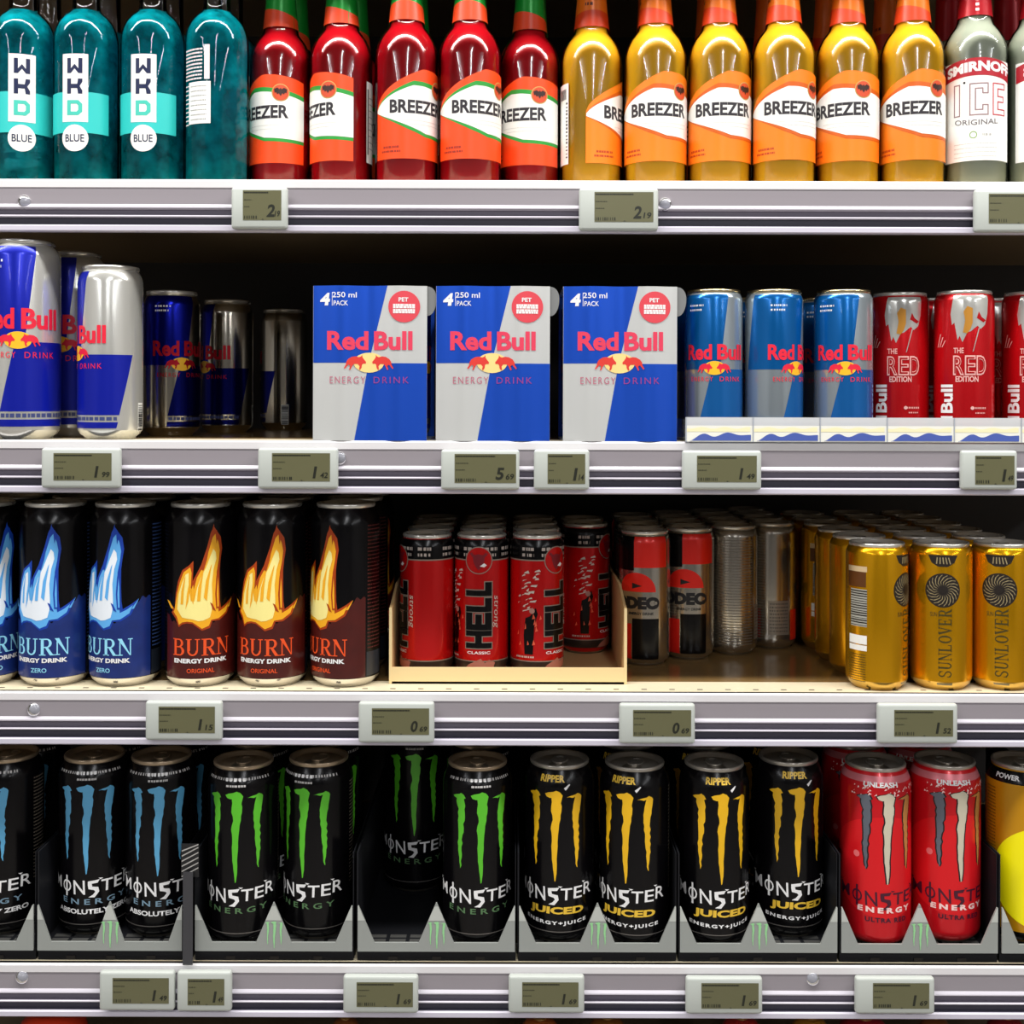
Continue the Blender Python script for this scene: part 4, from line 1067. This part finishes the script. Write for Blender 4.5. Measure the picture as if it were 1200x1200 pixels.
def claw_paint(kind):
    c = {'blue': (92, 170, 214), 'green': (92, 196, 44), 'yellow': (244, 190, 26), 'red': (150, 146, 150)}[kind]
    cm = mat('claw_' + kind, c, .32, .15, .2)
    def f(b, s):
        A = D2 * MR
        if kind == 'red':
            for p in claw(3, 0, 139, 1.0): b.poly([(x + (1.3 if x > sum(q[0] for q in p) / len(p) else -1.3), y + .3) for x, y in p], black_ink, 1, s)
            cols = [mat('claw_steel', (110, 116, 128), .3, .4), mat('claw_bone', (206, 198, 176), .35), mat('claw_tan', (190, 130, 70), .35)]
            for p, m_ in zip(claw(3, 0, 139, 1.0), cols): b.poly(p, m_, 2, s)
            claw_word(b, s, 46, mat('word_maroon', (70, 16, 40), .4), A)
            b.text('ENERGY', -1, 35.5, 52, 5.2, mat('word_pink', (250, 214, 210), .4), 2, s, bold=.05, space=1.5)
            b.text('ULTRA RED', 0, 26.5, 40, 4.4, M['word_maroon'], 2, s, bold=.04, space=1.2)
            ring(b, s, MR, 150, 156, mat('neck_pink', (214, 120, 128), .35, .3), 1, vs=3)
            b.text('UNLEASH', -6, 149, 32, 4.5, white_ink, 3, s, bold=.04, vs=3)
            r_ = random.Random(2)
            for k in range(40):
                u = r_.uniform(-60, 60) * A; v = r_.uniform(138, 146)
                b.poly([(u, v), (u + r_.uniform(1, 3.4), v + .6), (u + r_.uniform(0, 2), v + r_.uniform(1, 2.4))], M['word_pink'], 2, s, vs=3)
            b.disc(-50 * A, 84, 3, mat('claw_red_patch', (232, 110, 112), .4), 1, s)
            b.disc(-4 * A, 74, 56, mat('claw_red_light', (226, 26, 34), .3, .2), .5, s, n=40, ry=46)
            return
        gr2 = {'blue': (70, 190, 238), 'green': (76, 220, 40), 'yellow': (246, 216, 30)}[kind]
        for p in claw(3, 0, 139, 1.0): b.poly(p, cm, 1, s)
        sh = 8 if kind == 'blue' else 0; claw_word(b, s, 47.5, white_ink, A, sh)
        if kind == 'yellow':
            b.text('JUICED', 1, 31.5, 54, 8.4, mat('word_gold', (232, 190, 60), .35), 2, s, bold=.045, shear=.05)
            b.text('ENERGY+JUICE', 0, 20.5, 62, 4.2, white_ink, 2, s, bold=.04, space=1.3, arch=1.5)
            b.text('RIPPER', -3, 152, 24, 6, M['word_gold'], 2, s, bold=.04, vs=3)
            b.poly([(8, 144), (13, 147.5), (14, 147), (9.6, 142)], white_ink, 2, s, vs=3)
        else:
            b.text('ENERGY', -1 + sh, 33.5, 62, 5.2, mat('word_' + kind, (120, 150, 170) if kind == 'blue' else (84, 120, 80), .4), 2, s, bold=.02, space=1.6, arch=1.5)
            if kind == 'blue': b.text('ABSOLUTELY ZERO', 7, 24.5, 74, 4.6, white_ink, 2, s, bold=.035, arch=1.5)
            b.dashes(-34, 34, 152, 2.2, mat('neck_print', (190, 188, 186), .4), 2, s, .5, vs=3)
            b.dashes(-10, 10, 151.8, 2.8, white_ink, 3, s, .55, vs=3); b.dashes(-9, 9, 146.5, 1.8, M['neck_print'], 3, s, .8, vs=3)
        for k in range(30): b.dashes(88 * A, 116 * A, 142 - 3.2 * k, 1.1, mat('side_print_grey', (120, 110, 96), .4), 1, s, .7)
        ring(b, s, MR, 12.5, 13.3, mat('base_line', (120, 116, 112), .3, .5), 1)
    return f
lid_m = mat('lid_bronze', (176, 156, 130), .28, .7)
lid_s = mat('lid_grey', (180, 174, 164), .28, .7)
def claw_can(kind):
    bm_ = mat('claw_red_body', (206, 18, 30), .28, .25, .2) if kind == 'red' else black_can
    return can(MR - .2, MH, 26.5, 19, 25.5, bm_, paint=claw_paint(kind), lid_mat=lid_m if kind in ('blue', 'green') else lid_s, rim_low=None)
pc = {k: claw_can(k) for k in ('blue', 'green', 'yellow', 'red')}
def yellow_paint(b, s):
    A = D2 * MR
    ring(b, s, MR, 147, 158, black_can, 1, vs=3)
    b.text('POWER', -14, 152.5, 24, 4.4, white_ink, 2, s, bold=.03, vs=3)
    b.disc(20, 63, 47, mat('sticker_yellow', (252, 240, 0), .4), 2, s, n=48)
    for k in range(24): b.dashes(-66 * A, -44 * A, 140 - 3 * k, 1.2, mat('amber_print', (120, 80, 16), .4), 1, s, .8)
    b.rect(-74 * A, -40 * A, 36, 68, paper, 1, s)
    for k in range(10): b.rect(-70 * A, -44 * A, 40 + 2.6 * k, 40 + 2.6 * k + rnd.uniform(.5, 1.4), black_ink, 2, s)
    ring(b, s, MR, 5, 13, black_can, 1, vs=3)
py_ = can(MR - .2, MH, 26.5, 19, 25.5, mat('can_amber', (206, 146, 14), .3, .25, .2), paint=yellow_paint, lid_mat=lid_s)
ZF = Z4 + 11.2
claws = [('blue', 11, 58, -45, 'black can with blue claw mark, cut by the left edge'), ('blue', 112.4, 58, -13, 'black can with blue claw mark, first in the tray left of the metal divider'),
         ('blue', 190.8, 54, -6, 'black can with blue claw mark touching the metal divider'), ('green', 287, 40, -13, 'black can with green claw mark just right of the metal divider'),
         ('green', 375, 50, -27, 'black can with green claw mark left of the empty lane'), ('green', 561, 40, 6, 'black can with green claw mark right of the empty lane'),
         ('yellow', 657, 45, -7, 'black can with yellow claw mark, first of four, beside a green one'), ('yellow', 745, 39, -14, 'black can with yellow claw mark, second of four'),
         ('yellow', 838, 39, 13, 'black can with yellow claw mark, third of four'), ('yellow', 925, 57, 17, 'black can with yellow claw mark, last of four, set back beside the red cans'),
         ('red', 1027, 40, 20, 'red can with grey claw mark, left one of the pair'), ('red', 1108, 47, 27, 'red can with grey claw mark, right one of the pair')]
for k, px, y, ang, lb in claws: place(pc[k], at(px, y), y, ZF, face_turn(px, ang), lb, '%s claw cans' % k)
place(py_, at(1199, 44), 44, ZF, face_turn(1199, 0), 'amber can with a bright yellow disc, cut by the right edge', 'amber cans')
for i, (k, px, y, ang, lb) in enumerate(claws):
    place(pc[k], at(px, y), y + 67, ZF, rnd.uniform(-.5, .5), 'claw can in the second row right behind the %s claw can from the left' % ('first', 'second', 'third', 'fourth', 'fifth', 'sixth', 'seventh', 'eighth', 'ninth', 'tenth', 'eleventh', 'twelfth')[i], '%s claw cans behind' % k)
place(pc['green'], at(489, 157), 157, ZF, face_turn(489, -3), 'black can with green claw mark deep in the shade of the empty lane', 'green claw cans')

tray_grey = mat('tray_grey_plastic', (150, 154, 150), .4)
tray_pale = mat('tray_pale_plastic', (188, 192, 186), .35)
tray_black = mat('tray_black_plastic', (22, 23, 27), .5, spec=.25)
tray_mark = mat('tray_green_mark', (150, 214, 150), .4)
roller = mat('tray_roller', (90, 90, 88), .3, .3)
def grey_tray(x0, x1, label):
    """two-lane can tray: black bed with rollers, grey cut-out front, dark side fences"""
    t = empty('can_tray', label, 'tray', 'grey can trays')
    W = x1 - x0; cx = (x0 + x1) / 2; h = W / 2
    t.location = (cx * .001, 0, Z4 * .001)
    b = MB(); b.box(-h, h, 8, 400, .2, 11, tray_black)
    for u in (-.55, 0, .55): b.box(h * u - 4, h * u + 4, 7.2, 8, 1, 4, slot_black)
    b.build('bed', t)
    b = MB()
    for ln in (-1, 1):
        for k in range(3):
            for q in range(3):
                b.box(ln * h * .5 - 27 + 18.5 * k, ln * h * .5 - 12 + 18.5 * k, 12 + 9 * q, 18 + 9 * q, 11, 11.15, roller)
    b.build('rollers', t)
    # front with two trapezoid cut-outs, in steps of the photo
    z0, zb, zt, zm = 10.0, 18.0, 54.0, 38.0
    w2 = h * .5
    b = MB()
    cut = lambda z: 20 + (z - zb) / (zt - zb) * (w2 - 20 - .4)
    pts = [(-h + .8, z0), (h - .8, z0), (h - .8, zt - 3), (w2 + cut(zt - 3), zt - 3), (w2 + cut(zb), zb), (w2 - cut(zb), zb), (w2 - cut(zt), zt), (-w2 + cut(zt), zt), (-w2 + cut(zb), zb), (-w2 - cut(zb), zb), (-w2 - cut(zt - 3), zt - 3), (-h + .8, zt - 3)]
    b.prism(pts, 4, 6, tray_grey)
    s = plane(4)
    for c0 in (-h, 0, h):
        a0 = w2 - cut(zm); a1 = w2 - cut(zt - 3)
        l_, r_ = (-a0 if c0 > -h + 1 else .8), (a0 if c0 < h - 1 else -.8)
        lt, rt = (-a1 if c0 > -h + 1 else .8), (a1 if c0 < h - 1 else -.8)
        b.poly([(c0 + l_, zm), (c0 + r_, zm), (c0 + rt, zt - 3), (c0 + lt, zt - 3)], tray_pale, 1, s)
    for p in claw(9, .6, 36.5, .30, .6): b.poly(p, tray_mark, 2, s)
    b.build('front_panel', t)
    for sx in (-1, 1):
        MB().box(sx * h - .7, sx * h + .7 if sx < 0 else sx * h, 8, 400, 11, 98, tray_black).build('side_fence', t)
    return t
bounds = [(-147, 43, 'grey two-lane can tray cut by the left edge of the photo'), (44.5, 217, 'grey two-lane can tray under the whole blue claw cans'), (229, 416.5, 'grey two-lane can tray right of the metal divider'), (419.5, 607, 'grey can tray with the empty left lane'),
          (608.5, 795.5, 'grey can tray under the first two yellow claw cans'), (797, 984.5, 'grey can tray under the last two yellow claw cans'), (986, 1172.5, 'grey can tray under the two red claw cans'), (1174, 1361, 'grey can tray cut by the right edge of the photo')]
for a, c, lb in bounds: grey_tray(at(a, 5) + .5, at(c, 5) - .5, lb)

# metal divider on the lowest shelf
t = empty('shelf_divider', 'dark metal divider plate between the blue and green claw cans', 'divider')
t.location = (at(222.7, 0) * .001, 0, Z4 * .001)
b = MB(); dm = mat('divider_steel', (96, 96, 98), .35, .7)
b.box(-.9, .9, -2, 330, .3, 78, dm)
b.build('plate', t)
b = MB(); b.box(-4.5, 4.5, -2.4, -2, .3, 84, mat('divider_edge', (70, 70, 74), .4, .3))
b.build('front_edge', t)
b = MB(); b.box(-7, 9, 1, 2, 78.2, 108, mat('divider_flag', (26, 26, 28), .4))
s = plane(1)
for k in range(6):
    b.poly([(-6.5 + 0, 78 + 4.6 * k), (8.5, 86 + 4.6 * k - (0 if k < 5 else 2)), (8.5, 87.1 + 4.6 * k - (0 if k < 5 else 2)), (-6.5, 79.2 + 4.6 * k)], mat('flag_stripe', (170, 168, 164), .4), 1, s)
b.build('striped_flag', t)

# ------------------------------------------------------------------ goods on the bottom shelf, only their tops in view
def jar(top_px, px0, px1, col, label):
    y = 24; x = (at(px0, y) + at(px1, y)) / 2; R = (at(px1, y) - at(px0, y)) / 2
    zt = zat(top_px, y, (px0 + px1) / 2) - sh5
    t = empty('bottled_drink', label, 'bottle', 'goods on the bottom shelf'); t.location = (x * .001, y * .001, sh5 * .001)
    m = mat('bottom_goods_' + '_'.join(map(str, col)), col, .35, coat=.2)
    MB().lathe([(0, 0), (R * .9, 0), (R, 3), (R, zt - 40), (R * .97, zt - 26)], m, 40).build('body', t)
    b = MB().lathe([(R * .97, zt - 26), (R * .99, zt - 20), (R * .9, zt - 9), (R * .62, zt - 2), (R * .3, zt), (0, zt)], m, 40)
    b.build('domed_top', t)
    MB().lathe([(R * .3, zt - .2), (R * .28, zt + 1.2), (0, zt + 1.6)], mat('goods_gold', (150, 110, 50), .4, .3), 24).build('cap', t)
for a in ((1184, 25, 104, (190, 50, 22), 'red domed bottle top peeking up at the bottom left'), (1193, 388, 426, (110, 60, 24), 'brown bottle top peeking up under the empty lane'),
          (1193, 610, 660, (150, 76, 30), 'orange brown bottle top below the first yellow claw can'), (1192, 690, 738, (120, 70, 26), 'tan bottle top below the second yellow claw can'),
          (1192, 846, 896, (150, 30, 26), 'dark red bottle top below the third yellow claw can'), (1192, 928, 976, (150, 100, 30), 'golden brown bottle top below the last yellow claw can'),
          (1192, 984, 1046, (140, 22, 34), 'crimson bottle top below the left red claw can'), (1192, 1078, 1118, (110, 60, 30), 'brown bottle top below the right red claw can'),
          (1192, 1158, 1206, (130, 20, 30), 'dark crimson bottle top at the bottom right corner')):
    jar(*a)
